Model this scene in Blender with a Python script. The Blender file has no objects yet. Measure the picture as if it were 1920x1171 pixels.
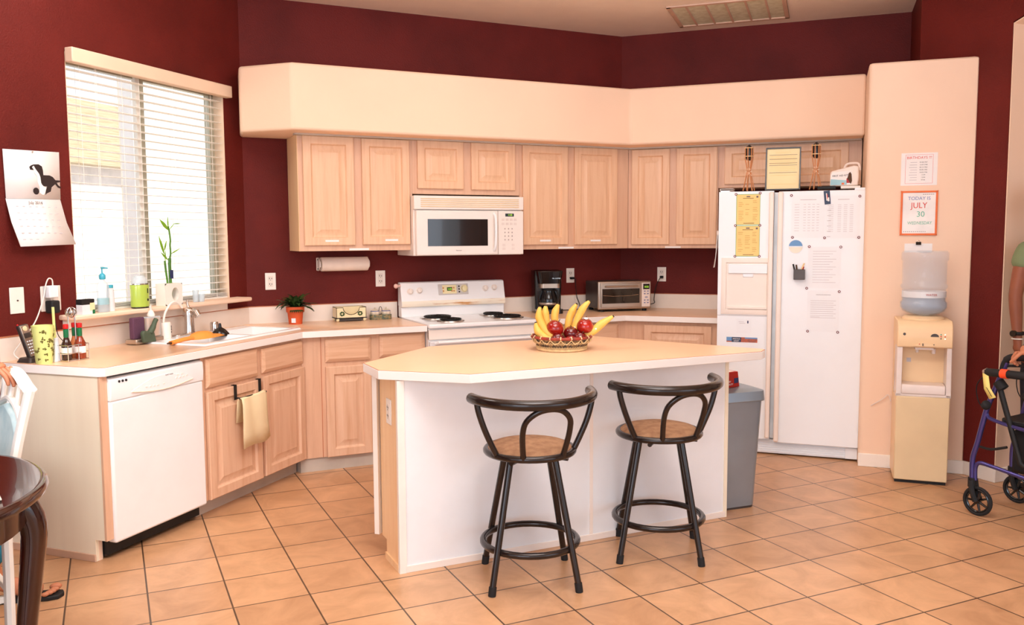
import bpy, bmesh, math, random
from mathutils import Vector, Matrix
random.seed(7)
PI = math.pi
S2 = 2 ** -.5
col = bpy.context.scene.collection

# ------------------------------------------------------------------ materials
def lin(c):
    return tuple(((v / 12.92) if v <= .04045 else ((v + .055) / 1.055) ** 2.4) for v in [x / 255 for x in c]) + (1,)

def mat(name, c, rough=.5, metal=0, var=.05, scale=6, bump=0, bscale=80, coat=0, emis=0, trans=0, spec=.5, alpha=1, ior=1.45, stretch=(1, 1, 1), c2=None, sss=0):
    m = bpy.data.materials.new(name); m.use_nodes = True
    nt = m.node_tree; N = nt.nodes; L = nt.links
    b = N['Principled BSDF']
    b.inputs['Roughness'].default_value = rough
    b.inputs['Metallic'].default_value = metal
    b.inputs['Coat Weight'].default_value = coat
    b.inputs['Specular IOR Level'].default_value = spec
    b.inputs['Transmission Weight'].default_value = trans
    b.inputs['IOR'].default_value = ior
    b.inputs['Alpha'].default_value = alpha
    if sss:
        b.inputs['Subsurface Weight'].default_value = sss
        b.inputs['Subsurface Radius'].default_value = (.02, .008, .004)
    tc = N.new('ShaderNodeTexCoord'); mp = N.new('ShaderNodeMapping')
    mp.inputs['Scale'].default_value = stretch
    L.new(tc.outputs['Object'], mp.inputs['Vector'])
    no = N.new('ShaderNodeTexNoise'); no.inputs['Scale'].default_value = scale; no.inputs['Detail'].default_value = 4
    L.new(mp.outputs[0], no.inputs['Vector'])
    cr = N.new('ShaderNodeValToRGB')
    a = lin(c)
    if c2: lo, hi = lin(c2), a
    else:
        lo = tuple(max(0, x * (1 - var * 2)) for x in a[:3]) + (1,); hi = tuple(min(1, x * (1 + var)) for x in a[:3]) + (1,)
    cr.color_ramp.elements[0].position = .3; cr.color_ramp.elements[0].color = lo
    cr.color_ramp.elements[1].position = .6; cr.color_ramp.elements[1].color = hi
    L.new(no.outputs['Fac'], cr.inputs['Fac'])
    L.new(cr.outputs['Color'], b.inputs['Base Color'])
    if emis:
        b.inputs['Emission Color'].default_value = a; b.inputs['Emission Strength'].default_value = emis
    if bump:
        n2 = N.new('ShaderNodeTexNoise'); n2.inputs['Scale'].default_value = bscale; n2.inputs['Detail'].default_value = 3
        L.new(tc.outputs['Object'], n2.inputs['Vector'])
        bp = N.new('ShaderNodeBump'); bp.inputs['Strength'].default_value = bump; bp.inputs['Distance'].default_value = .01
        L.new(n2.outputs['Fac'], bp.inputs['Height']); L.new(bp.outputs[0], b.inputs['Normal'])
    return m

def wood(name, c, dark, axis='z', amt=.5, rough=.4, scale=5):
    st = {'z': (9, 9, .55), 'x': (.55, 9, 9), 'y': (9, .55, 9)}[axis]
    m = mat(name, c, rough, c2=dark, scale=scale, stretch=st, bump=.08, bscale=60)
    cr = [n for n in m.node_tree.nodes if n.type == 'VALTORGB'][0]
    cr.color_ramp.elements[0].position = .5 - .38 * amt - .12; cr.color_ramp.elements[1].position = .56
    no = [n for n in m.node_tree.nodes if n.type == 'TEX_NOISE'][0]
    no.inputs['Distortion'].default_value = .6
    return m

def tile_mat():
    m = bpy.data.materials.new('floor_tile'); m.use_nodes = True
    nt = m.node_tree; N = nt.nodes; L = nt.links; b = N['Principled BSDF']
    tc = N.new('ShaderNodeTexCoord')
    br = N.new('ShaderNodeTexBrick'); br.offset = 0; br.squash = 1
    br.inputs['Scale'].default_value = 1; br.inputs['Brick Width'].default_value = .31; br.inputs['Row Height'].default_value = .31
    br.inputs['Mortar Size'].default_value = .0040; br.inputs['Mortar Smooth'].default_value = .25; br.inputs['Bias'].default_value = 0
    br.inputs['Color1'].default_value = lin((216, 168, 126)); br.inputs['Color2'].default_value = lin((198, 150, 110)); br.inputs['Mortar'].default_value = lin((88, 64, 46))
    L.new(tc.outputs['Object'], br.inputs['Vector'])
    no = N.new('ShaderNodeTexNoise'); no.inputs['Scale'].default_value = 5; no.inputs['Detail'].default_value = 7; no.inputs['Roughness'].default_value = .62; no.inputs['Distortion'].default_value = .7
    L.new(tc.outputs['Object'], no.inputs['Vector'])
    cr = N.new('ShaderNodeValToRGB'); cr.color_ramp.elements[0].position = .32; cr.color_ramp.elements[0].color = (.80, .76, .71, 1)
    cr.color_ramp.elements[1].position = .68; cr.color_ramp.elements[1].color = (1.10, 1.10, 1.10, 1)
    L.new(no.outputs['Fac'], cr.inputs['Fac'])
    mx = N.new('ShaderNodeMix'); mx.data_type = 'RGBA'; mx.blend_type = 'MULTIPLY'; mx.inputs[0].default_value = 1
    L.new(br.outputs['Color'], mx.inputs[6]); L.new(cr.outputs['Color'], mx.inputs[7]); L.new(mx.outputs[2], b.inputs['Base Color'])
    b.inputs['Roughness'].default_value = .33
    inv = N.new('ShaderNodeMath'); inv.operation = 'MULTIPLY_ADD'; inv.inputs[1].default_value = -1; inv.inputs[2].default_value = 1
    L.new(br.outputs['Fac'], inv.inputs[0])
    n3 = N.new('ShaderNodeMath'); n3.operation = 'MULTIPLY_ADD'; n3.inputs[1].default_value = .25
    L.new(no.outputs['Fac'], n3.inputs[0]); L.new(inv.outputs[0], n3.inputs[2])
    bp = N.new('ShaderNodeBump'); bp.inputs['Strength'].default_value = .35; bp.inputs['Distance'].default_value = .004
    L.new(n3.outputs[0], bp.inputs['Height']); L.new(bp.outputs[0], b.inputs['Normal'])
    return m

MT = {}
def mk(k, *a, **kw): MT[k] = mat(k, *a, **kw)
MT['tile'] = tile_mat()
mk('maroon', (104, 31, 25), .6, var=.10, scale=2.5, bump=.35, bscale=120, spec=.25)
mk('cream_wall', (250, 216, 188), .7, var=.015, scale=2, bump=.05, bscale=90)
mk('soffit', (251, 214, 183), .7, var=.015, scale=2, bump=.05, bscale=90)
mk('ceiling', (254, 230, 206), .85, var=.02, scale=3, bump=.3, bscale=140)
mk('trim_white', (250, 240, 228), .4, var=.02)
mk('hall_wall', (226, 214, 196), .8, var=.02)
MT['oak'] = wood('pickled_oak', (240, 196, 158), (226, 174, 134), 'z', .8)
MT['oak_lo'] = wood('pickled_oak_lower', (232, 190, 158), (212, 158, 120), 'z', .8)
MT['oak_x'] = wood('pickled_oak_drawer', (232, 188, 154), (212, 156, 116), 'x', .85)
MT['oak_frame'] = wood('oak_face_frame', (228, 184, 152), (212, 164, 132), 'z', .7)
MT['oak_worn'] = wood('worn_oak_grain', (226, 178, 144), (170, 118, 80), 'z', .45)
MT['oak_side'] = wood('oak_side_panel', (250, 208, 160), (240, 190, 136), 'z', .7)
mk('panel_cream', (255, 240, 214), .5, var=.02, scale=2, stretch=(6, 6, .4))
mk('toe_grey', (196, 184, 170), .6)
mk('laminate', (252, 208, 168), .28, var=.02, scale=3)
mk('laminate_edge', (252, 244, 236), .35, var=.01)
mk('edge_brown', (196, 124, 88), .5)
mk('backsplash', (244, 230, 216), .35, var=.02)
mk('appliance', (248, 236, 226), .3, var=.01)
mk('island_white', (243, 242, 242), .5, var=.015)
mk('enamel', (250, 248, 247), .18, var=.01, coat=.3)
mk('fridge_white', (248, 250, 252), .35, var=.008, bump=.02, bscale=300)
mk('fridge_trim', (250, 236, 224), .4, var=.01)
mk('grey_panel', (206, 198, 192), .4)
mk('scorched', (250, 236, 214), .3, c2=(206, 140, 74), scale=3.2, stretch=(1.3, 4, 9))
MT['scorched'].node_tree.nodes['Color Ramp'].color_ramp.elements[0].position = .36; MT['scorched'].node_tree.nodes['Color Ramp'].color_ramp.elements[1].position = .52
mk('oven_door', (226, 222, 222), .25, var=.01)
mk('ivory_panel', (244, 228, 178), .4)
mk('black_gloss', (14, 13, 14), .18, var=.1, coat=.3)
mk('black_matte', (24, 22, 22), .6, var=.1)
mk('black_rubber', (30, 28, 28), .75)
mk('coil', (22, 20, 20), .5, metal=.3)
mk('chrome', (220, 214, 208), .12, metal=1)
mk('drip_chrome', (190, 184, 178), .25, metal=1)
mk('steel', (188, 172, 156), .34, metal=.85, var=.03)
mk('steel_dark', (86, 78, 74), .4, metal=.6)
mk('bin_grey', (152, 164, 174), .3, metal=.55, var=.03)
mk('glass_dark', (38, 30, 24), .08, var=.05, coat=.5)
mk('glass_oven', (46, 38, 30), .06, var=.2, scale=10, coat=.5)
mk('bronze', (38, 28, 24), .26, metal=.35, coat=.4)
mk('seat_fabric', (176, 132, 96), .85, c2=(150, 106, 76), scale=30, bump=.5, bscale=400)
mk('wood_dark', (62, 24, 12), .16, c2=(36, 13, 8), scale=4, stretch=(1, 8, 1), coat=.6)
mk('white_paint', (250, 244, 234), .35, var=.01)
mk('cushion', (206, 222, 220), .8, c2=(170, 198, 202), scale=9)
mk('paper', (250, 244, 240), .8, var=.01)
mk('paper_fridge', (246, 247, 249), .8, var=.01)
mk('paper_yellow', (254, 214, 140), .8, var=.02)
mk('paper_cert', (253, 228, 176), .7, var=.02)
mk('tag_yellow', (246, 224, 130), .7)
mk('ink_faint', (206, 198, 200), .8)
mk('ink_tan', (206, 156, 84), .8)
mk('ink_grey', (120, 104, 100), .8)
mk('ink_black', (36, 28, 26), .7)
mk('ink_red', (226, 70, 56), .7)
mk('ink_blue', (120, 134, 190), .7)
mk('ink_green', (112, 192, 164), .7)
mk('green_border', (150, 190, 130), .7)
mk('orange_frame', (240, 116, 50), .4, var=.05)
mk('orange_tag', (250, 84, 40), .5)
mk('whiteboard', (248, 242, 236), .25)
mk('dog_black', (48, 34, 32), .8)
mk('dog_white', (252, 246, 240), .8)
mk('banana', (244, 198, 98), .45, c2=(234, 180, 78), scale=9, sss=.05)
mk('banana_tip', (70, 56, 28), .7)
mk('apple', (128, 16, 14), .14, c2=(82, 8, 12), scale=7, coat=.6)
mk('apple_bright', (176, 30, 18), .14, c2=(112, 12, 12), scale=6, coat=.6)
mk('stem_brown', (84, 54, 30), .7)
mk('basket_red', (160, 56, 40), .6, c2=(96, 52, 44), scale=30)
mk('straw', (236, 206, 154), .7, var=.08, scale=40)
mk('basket_dark', (70, 62, 56), .8, c2=(176, 140, 96), scale=60)
mk('terracotta', (214, 90, 44), .65, var=.06)
mk('leaf_dark', (58, 84, 34), .45, c2=(30, 48, 20), scale=14)
mk('leaf_bright', (134, 180, 44), .5, c2=(98, 152, 34), scale=9)
mk('bamboo', (92, 140, 52), .45, c2=(58, 104, 34), scale=20, stretch=(1, 1, .3))
mk('soil', (50, 36, 28), .95)
mk('lime', (180, 206, 84), .3, var=.04, coat=.3)
mk('teal', (70, 178, 200), .3, coat=.2)
mk('clear_plastic', (226, 240, 246), .08, alpha=.45, var=.01, spec=.8)
mk('water_jug', (206, 224, 240), .05, alpha=.24, var=.03, spec=.8)
mk('water', (196, 218, 238), .05, alpha=.42, var=.03, spec=.8)
mk('glass_pane', (255, 255, 255), .02, trans=1, ior=1.02, var=0)
mk('cup_yellow', (232, 238, 150), .35, var=.04, sss=.1)
mk('leaf_print', (112, 100, 40), .6)
mk('sauce_red', (140, 52, 26), .15, var=.1, coat=.4)
mk('sauce_dark', (52, 26, 20), .12, coat=.5)
mk('sauce_orange', (206, 120, 70), .2)
mk('cap_red', (206, 34, 34), .4)
mk('neck_green', (22, 110, 66), .35)
mk('soap_orange', (250, 172, 60), .1)
mk('purple', (98, 62, 84), .85, bump=.4, bscale=200)
mk('glove_green', (78, 92, 72), .6, var=.1)
mk('orange_cloth', (252, 156, 66), .6, var=.06)
mk('towel', (255, 230, 184), .9, bump=.5, bscale=500, var=.03)
mk('roll_paper', (250, 232, 216), .9, bump=.1, bscale=200)
mk('cooler_cream', (250, 214, 168), .35, var=.02)
mk('cooler_door', (234, 206, 162), .4, var=.02)
mk('cooler_white', (238, 222, 212), .35)
mk('walker_blue', (88, 82, 146), .28, metal=.7)
mk('skin', (196, 124, 88), .5, var=.06, scale=12, sss=.1)
mk('skin_dark', (150, 88, 62), .5, var=.06, scale=12, sss=.1)
mk('shirt_green', (132, 144, 104), .9, var=.06)
mk('pants_teal', (36, 120, 146), .9, var=.06)
mk('pants_dark', (34, 34, 44), .9)
mk('shirt_cream', (230, 214, 196), .9)
mk('hair_dark', (40, 28, 22), .7, bump=.5, bscale=200)
mk('hair_grey', (190, 184, 176), .7, bump=.5, bscale=200)
mk('navy', (44, 52, 92), .6)
mk('photo_navy', (54, 70, 96), .5)
mk('sky_print', (110, 158, 206), .5)
mk('desert_print', (196, 104, 74), .5, c2=(120, 92, 90), scale=50)
mk('box_red', (174, 34, 22), .45, var=.05)
mk('lcd_green', (40, 84, 30), .3)
mk('lcd_glow', (170, 220, 70), .3, emis=1.2)
mk('led_white', (235, 245, 240), .3, emis=1.0)
mk('slat', (255, 250, 240), .45, var=.01)
mk('valance', (246, 216, 186), .5, var=.02)
mk('alu', (196, 192, 172), .4, metal=.2)
mk('bulb_pink', (244, 196, 180), .5)
mk('beads', (244, 214, 186), .5)
mk('torch_black', (26, 20, 18), .4, coat=.3)
mk('torch_wood', (206, 134, 84), .6, var=.1, scale=20)
mk('canister', (236, 218, 196), .35, c2=(196, 186, 158), scale=40)
mk('canister_band', (108, 116, 160), .35)
mk('canister_print', (88, 100, 84), .4, c2=(180, 150, 100), scale=60)
mk('napkin_cream', (246, 226, 180), .4)
mk('stain_brown', (214, 152, 86), .4)
mk('kit_white', (250, 232, 220), .4)
mk('kit_blue', (166, 206, 214), .5)
mk('patio_tan', (206, 184, 152), .8, c2=(178, 156, 124), scale=12, stretch=(.3, 1, 5))
mk('stucco_pink', (236, 222, 212), .9)
mk('stucco_cream', (255, 252, 240), .9)
mk('patio_white', (255, 252, 248), .8)
mk('ground', (226, 214, 194), .95)
mk('placemat', (240, 232, 214), .7)
mk('sticker', (236, 238, 240), .4)
mk('vent_filter', (226, 220, 190), .9, c2=(206, 196, 160), scale=20)
mk('vent_frame', (220, 180, 152), .5)
mk('outlet_face', (240, 226, 212), .35)

# ------------------------------------------------------------------ mesh builder
class M:
    def __init__(s): s.v = []; s.f = []; s.t = Matrix()
    def at(s, m): s.t = m; return s
    def add(s, vs, fs):
        o = len(s.v); s.v += [tuple(s.t @ Vector(v)) for v in vs]; s.f += [tuple(i + o for i in f) for f in fs]; return s
    def box(s, x0, x1, y0, y1, z0, z1):
        return s.add([(x0, y0, z0), (x1, y0, z0), (x1, y1, z0), (x0, y1, z0), (x0, y0, z1), (x1, y0, z1), (x1, y1, z1), (x0, y1, z1)],
                     [(0, 3, 2, 1), (4, 5, 6, 7), (0, 1, 5, 4), (1, 2, 6, 5), (2, 3, 7, 6), (3, 0, 4, 7)])
    def prism(s, pts, z0, z1, top=None):
        n = len(pts); q = top or pts
        return s.add([(x, y, z0) for x, y in pts] + [(x, y, z1) for x, y in q],
                     [tuple(range(n))[::-1], tuple(range(n, 2 * n))] + [(i, (i + 1) % n, n + (i + 1) % n, n + i) for i in range(n)])
    def prism_y(s, pts, y0, y1):   # polygon in x,z pushed along y
        n = len(pts)
        return s.add([(x, y0, z) for x, z in pts] + [(x, y1, z) for x, z in pts],
                     [tuple(range(n)), tuple(range(n, 2 * n))[::-1]] + [(i, n + i, n + (i + 1) % n, (i + 1) % n) for i in range(n)])
    def prism_x(s, pts, x0, x1):   # polygon in y,z pushed along x
        n = len(pts)
        return s.add([(x0, y, z) for y, z in pts] + [(x1, y, z) for y, z in pts],
                     [tuple(range(n)), tuple(range(n, 2 * n))[::-1]] + [(i, n + i, n + (i + 1) % n, (i + 1) % n) for i in range(n)])
    def tube(s, pts, r, n=10, closed=False, sx=1.0):
        pts = [Vector(p) for p in pts]; k = len(pts)
        rs = r if isinstance(r, (list, tuple)) else [r] * k
        tan = []
        for i in range(k):
            if closed: t = pts[(i + 1) % k] - pts[i - 1]
            else: t = pts[min(i + 1, k - 1)] - pts[max(i - 1, 0)]
            tan.append(t.normalized() if t.length > 1e-9 else Vector((0, 0, 1)))
        up = Vector((0, 0, 1)) if abs(tan[0].z) < .9 else Vector((0, 1, 0))
        nrm = (up - tan[0] * up.dot(tan[0])).normalized()
        vs = []; fs = []
        for i in range(k):
            if i:
                nrm = nrm - tan[i] * nrm.dot(tan[i])
                nrm = nrm.normalized() if nrm.length > 1e-6 else tan[i].orthogonal().normalized()
            bn = tan[i].cross(nrm)
            for j in range(n):
                a = 2 * PI * j / n
                vs.append(pts[i] + (nrm * math.cos(a) + bn * math.sin(a) * sx) * rs[i])
        for i in range(k if closed else k - 1):
            i2 = (i + 1) % k
            for j in range(n):
                fs.append((i * n + j, i * n + (j + 1) % n, i2 * n + (j + 1) % n, i2 * n + j))
        if not closed:
            fs.append(tuple(range(n))[::-1]); fs.append(tuple(range((k - 1) * n, k * n)))
        return s.add(vs, fs)
    def lathe(s, prof, n=28, c=(0, 0, 0), ex=1, ey=1):
        vs = []; fs = []; k = len(prof)
        for r, z in prof:
            for j in range(n):
                a = 2 * PI * j / n; vs.append((c[0] + r * ex * math.cos(a), c[1] + r * ey * math.sin(a), c[2] + z))
        for i in range(k - 1):
            for j in range(n): fs.append((i * n + j, i * n + (j + 1) % n, (i + 1) * n + (j + 1) % n, (i + 1) * n + j))
        if prof[0][0] > 1e-5: fs.append(tuple(range(n))[::-1])
        if prof[-1][0] > 1e-5: fs.append(tuple(range((k - 1) * n, k * n)))
        return s.add(vs, fs)
    def ball(s, c, r, n=16, e=(1, 1, 1)):
        k = 10
        vs = []; fs = []
        for i in range(k + 1):
            th = PI * i / k
            for j in range(n):
                a = 2 * PI * j / n
                vs.append((c[0] + r * e[0] * math.sin(th) * math.cos(a), c[1] + r * e[1] * math.sin(th) * math.sin(a), c[2] - r * e[2] * math.cos(th)))
        for i in range(k):
            for j in range(n): fs.append((i * n + j, i * n + (j + 1) % n, (i + 1) * n + (j + 1) % n, (i + 1) * n + j))
        return s.add(vs, fs)
    def rings(s, x0, x1, z0, z1, rg):   # rectangular panel facing -y: (inset, outward) rings, last one filled
        vs = []; fs = []
        for i, d in rg: vs += [(x0 + i, -d, z0 + i), (x1 - i, -d, z0 + i), (x1 - i, -d, z1 - i), (x0 + i, -d, z1 - i)]
        for k in range(len(rg) - 1):
            for j in range(4): fs.append((k * 4 + j, k * 4 + (j + 1) % 4, k * 4 + 4 + (j + 1) % 4, k * 4 + 4 + j))
        e = (len(rg) - 1) * 4; fs.append((e, e + 1, e + 2, e + 3)); fs.append((3, 2, 1, 0))
        return s.add(vs, fs)

def arc(c, r, a0, a1, n=12, plane='xy', ry=None):
    ry = ry or r; o = []
    for i in range(n + 1):
        a = math.radians(a0 + (a1 - a0) * i / n); u, w = r * math.cos(a), ry * math.sin(a)
        o.append({'xy': (c[0] + u, c[1] + w, c[2]), 'xz': (c[0] + u, c[1], c[2] + w), 'yz': (c[0], c[1] + u, c[2] + w)}[plane])
    return o
def spline(pts, n=6):
    P = [Vector(p) for p in pts]; o = []
    for i in range(len(P) - 1):
        p0, p1, p2, p3 = P[max(i - 1, 0)], P[i], P[i + 1], P[min(i + 2, len(P) - 1)]
        for k in range(n):
            t = k / n
            o.append(.5 * ((2 * p1) + (p2 - p0) * t + (2 * p0 - 5 * p1 + 4 * p2 - p3) * t * t + (3 * p1 - p0 - 3 * p2 + p3) * t ** 3))
    o.append(P[-1]); return o

def obj(name, m, mt, parent=None, bevel=0, label=None, sharp=40, seg=2, sub=0):
    me = bpy.data.meshes.new(name); me.from_pydata(m.v, [], m.f); me.update()
    bm = bmesh.new(); bm.from_mesh(me); bmesh.ops.remove_doubles(bm, verts=bm.verts, dist=1e-6)
    bmesh.ops.recalc_face_normals(bm, faces=bm.faces); bm.to_mesh(me); bm.free()
    me.shade_smooth(); me.set_sharp_from_angle(angle=math.radians(sharp))
    me.materials.append(MT[mt] if isinstance(mt, str) else mt)
    o = bpy.data.objects.new(name, me); col.objects.link(o)
    if parent: o.parent = parent
    if bevel:
        b = o.modifiers.new('b', 'BEVEL'); b.width = bevel; b.segments = seg; b.limit_method = 'ANGLE'; b.angle_limit = math.radians(40)
        b.harden_normals = False
    if sub:
        b = o.modifiers.new('s', 'SUBSURF'); b.levels = sub; b.render_levels = sub
    if label: o['label'] = label
    return o
def cut(o, m):
    """subtract a solid from an object's mesh (for the sink opening)"""
    k = obj('cutter', m, 'enamel'); k.parent = o.parent
    md = o.modifiers.new('cut', 'BOOLEAN'); md.object = k; md.operation = 'DIFFERENCE'; md.solver = 'EXACT'
    me = bpy.data.meshes.new_from_object(o.evaluated_get(bpy.context.evaluated_depsgraph_get()))
    o.modifiers.clear(); o.data = me; bpy.data.objects.remove(k)
def tag(o, label, cat, group=None):
    o['label'] = label; o['category'] = cat
    if group: o['group'] = group
    return o
def thing(name, label, cat, loc, rz=0, group=None):
    o = bpy.data.objects.new(name, None); col.objects.link(o); o.location = loc; o.rotation_euler = (0, 0, rz); o.empty_display_size = .05
    return tag(o, label, cat, group)
def solo(name, m, mt, label, cat, loc=(0, 0, 0), rz=0, group=None, **kw):
    o = obj(name, m, mt, **kw); o.location = loc; o.rotation_euler = (0, 0, rz); return tag(o, label, cat, group)
def struct(name, m, mt, parent=None, **kw):
    o = obj(name, m, mt, parent, **kw)
    if not parent: o['kind'] = 'structure'
    return o
def dup(o, loc, rz=None, label=None):
    r = o.copy(); col.objects.link(r); r.location = loc
    if rz is not None: r.rotation_euler = (0, 0, rz)
    if label: r['label'] = label
    for ch in list(o.children):
        c = ch.copy(); col.objects.link(c); c.parent = r
        for g in list(ch.children):
            d = g.copy(); col.objects.link(d); d.parent = c
    return r
def text(name, s, size, mt, parent, loc, rz=0, align='CENTER', sx=1, rx=PI / 2, ry=0):
    cu = bpy.data.curves.new(name, 'FONT'); cu.body = s; cu.size = size; cu.extrude = .0002; cu.align_x = align; cu.align_y = 'CENTER'; cu.resolution_u = 3
    t = bpy.data.objects.new(name, cu); col.objects.link(t)
    me = bpy.data.meshes.new_from_object(t.evaluated_get(bpy.context.evaluated_depsgraph_get()))
    bpy.data.objects.remove(t); me.materials.clear(); me.materials.append(MT[mt])
    o = bpy.data.objects.new(name, me); col.objects.link(o); o.parent = parent
    o.location = loc; o.rotation_euler = (rx, ry, rz); o.scale = (sx, 1, 1); return o

# wall frames: along the wall, distance d into the room, height
YB, WW, RW = 3.72, -3.635, -3.718
RZ = {'B': 0, 'W': PI / 4, 'R': -PI / 4}
def P(F, a, d, z=0):
    if F == 'B': return (a, YB - d, z)
    if F == 'W': w = WW + d; return (a * S2 + w * S2, a * S2 - w * S2, z)
    w = RW + d; return (a * S2 - w * S2, -a * S2 - w * S2, z)
def P2(F, a, d): return P(F, a, d)[:2]
def fthing(name, label, cat, F, a, d, z, group=None): return thing(name, label, cat, P(F, a, d, z), RZ[F], group)

# ================================================================== SETTING
EB, EW, ER = -.04, -.025, -.045       # wall surfaces sit slightly behind the reference planes
struct('floor', M().box(-7, 7, -7, 7, -.05, 0), 'tile')
CZ = 3.095
CL = (-1.415, YB - EB)     # left corner of the back wall
def isect_BR(d1, d2):       # back plane at d1 with right plane at d2
    y = YB - d1; x = -(RW + d2) / S2 - y; return (x, y)
def isect_BW(d1, d2):
    y = YB - d1; x = (WW + d2) / S2 + y; return (x, y)
cl = isect_BW(EB, EW); cr_ = isect_BR(EB, ER)
T = .12
# window wall with an opening
WO0, WO1, WZ0, WZ1 = .235, 1.475, 1.085, 2.455
def slab(F, a0, a1, d0, d1, z0, z1, m=None):
    m = m or M(); pts = [P2(F, a0, d0), P2(F, a1, d0), P2(F, a1, d1), P2(F, a0, d1)]
    return m.prism(pts, z0, z1)
m = M()
aL = cl[0] * S2 + cl[1] * S2 + .05
slab('W', -4.5, WO0, EW - T, EW, 0, CZ, m); slab('W', WO1, aL, EW - T, EW, 0, CZ, m)
slab('W', WO0, WO1, EW - T, EW, 0, WZ0, m); slab('W', WO0, WO1, EW - T, EW, WZ1, CZ, m)
struct('wall_left', m, 'maroon')
struct('wall_back', slab('B', cl[0] - .05, cr_[0] + .05, EB - T, EB, 0, CZ), 'maroon')
aR = .5537 + .02
aR0 = cr_[0] * S2 - cr_[1] * S2 - .05
struct('wall_right', slab('R', aR0, aR + T, ER - T, ER, 0, CZ), 'maroon')
pe = P2('R', aR, ER)        # end of right wall
XA = 2.545                  # arch wall plane
pa = (XA, pe[1] - (pe[0] - XA))
struct('wall_recess', M().prism([pe, pa, (pa[0] + T, pa[1]), (pe[0] + T * 1.4, pe[1])], 0, CZ), 'maroon')
# arch wall with opening (profile in y,z)
m = M()
m.prism_x([(pa[1], 0), (pa[1], CZ), (1.10, CZ), (1.10, 0)], XA, XA + .2)
m.prism_x([(1.10, 2.72), (1.10, CZ), (-3.2, CZ), (-3.2, 2.72), (-2.4, 2.72), (-2.1, 2.86), (.70, 2.86)], XA, XA + .2)
m.prism_x([(-2.4, 0), (-2.4, 2.72), (-3.2, 2.72), (-3.2, 0)], XA, XA + .2)
struct('wall_far_right', m, 'maroon')
m = M()
m.prism_x([(1.095, 0), (1.095, 2.712), (.70, 2.852), (-2.1, 2.852), (-2.1, 2.846), (.698, 2.846), (1.089, 2.708), (1.089, 0)], XA - .003, XA + .204)
struct('trim_3', m, 'cream_wall')
struct('wall_hall', M().box(4.4, 4.5, -4, 4, 0, CZ), 'hall_wall')
struct('ceiling', M().prism([P2('W', -4.4, EW - T), P2('W', 1.8, EW - T), (-1.5, 3.95), (1.7, 3.95), (4.6, 4.2), (4.6, -5.5), P2('W', -4.4, EW - T + 8)[:0] or (-5.0, -5.5)], CZ, CZ + .1), 'ceiling')
# baseboards
def bb(name, p, q, t=.014, h=.085):
    v = Vector((q[0] - p[0], q[1] - p[1])); n = Vector((v.y, -v.x)).normalized() * t
    struct(name, M().prism([p, q, (q[0] + n.x, q[1] + n.y), (p[0] + n.x, p[1] + n.y)], 0, h), 'trim_white', bevel=.003)
PD = .998
pil = [P2('R', .262, PD), (XA, -(RW + PD) / S2 - XA), (XA, pa[1]), pe, P2('R', .262, ER)]
# the cream pillar beside the fridge
a_, b_ = Vector(pil[0]), Vector(pil[1]); u_ = (b_ - a_).normalized(); w_ = (Vector(pil[4]) - a_).normalized()
rd = .03; cc = a_ + u_ * rd + w_ * rd
rounded = [tuple(cc - u_ * rd * math.cos(t) - w_ * rd * math.sin(t)) for t in [PI / 2 * k / 6 for k in range(7)]]
struct('wall_pillar', M().prism(rounded + pil[1:], 0, 2.565), 'cream_wall', bevel=.012)
bb('baseboard_right', tuple(pil[0]), tuple(pil[1]))
bb('baseboard_arch', (XA, pil[1][1]), (XA, 1.09))
bb('baseboard_reveal', (XA - .012, 1.095), (XA + .21, 1.095))
# plaster soffit over the wall cabinets
so = [isect_BW(EB, EW)]
so = [(-1.43, YB - EB), (-1.465, 3.47), (-1.188, 3.195)]
y_, x_ = 3.195, None
so.append((-(RW + .552) / S2 - 3.195, 3.195)); so.append(P2('R', .262, .552)); so.append(P2('R', .262, ER)); so.append(cr_)
struct('trim_1', M().prism(so, 2.168, 2.58), 'soffit', bevel=.018, seg=3)
# thin moulding between soffit and cabinets
mo = [(-1.145, 3.36), (-(RW + .36) / S2 - 3.36, 3.36), P2('R', .25, .36), P2('R', .25, .30), (-(RW + .30) / S2 - 3.42, 3.42), (-1.145, 3.42)]
struct('trim_2', M().prism(mo, 2.158, 2.170), 'toe_grey')

# ---- window
win = bpy.data.objects.new('window_1', None); col.objects.link(win); win['kind'] = 'structure'
win.location = P('W', 0, EW, 0); win.rotation_euler = (0, 0, PI / 4)
def wp(name, m, mt, **k): return obj(name, m, mt, win, **k)
m = M()   # reveal lining
for b in ((WO0, WO0 + .004, 0, T, WZ0, WZ1), (WO1 - .004, WO1, 0, T, WZ0, WZ1), (WO0, WO1, 0, T, WZ1 - .004, WZ1)): m.box(*b)
wp('reveal', m, 'valance')
m = M(); fy0, fy1 = .075, .115
m.box(WO0, WO0 + .035, fy0, fy1, WZ0, WZ1).box(WO1 - .05, WO1 - .004, fy0, fy1, WZ0, WZ1).box(WO0, WO1, fy0, fy1, WZ1 - .045, WZ1).box(WO0, WO1, fy0, fy1, WZ0, WZ0 + .045)
m.box(.815, .845, fy0 - .012, fy1, WZ0, WZ1)
wp('window_frame', m, 'alu', bevel=.002)
m = M(); m.box(.775, .805, fy0 - .02, fy0 + .01, WZ0 + .03, WZ1 - .03)
wp('window_sash', m, 'white_paint', bevel=.002)
wp('window_pane', M().box(WO0 + .035, .815, .094, .097, WZ0 + .04, WZ1 - .04), 'glass_pane')
wp('window_pane', M().box(.845, WO1 - .05, .094, .097, WZ0 + .04, WZ1 - .04), 'glass_pane')
wp('window_sill', M().box(.12, 1.56, -.115, T, WZ0 - .004, WZ0 + .022), 'cream_wall', bevel=.008)
wp('window_apron', M().box(.14, 1.40, -.04, -.001, 1.035, WZ0 - .004), 'backsplash')

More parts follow.
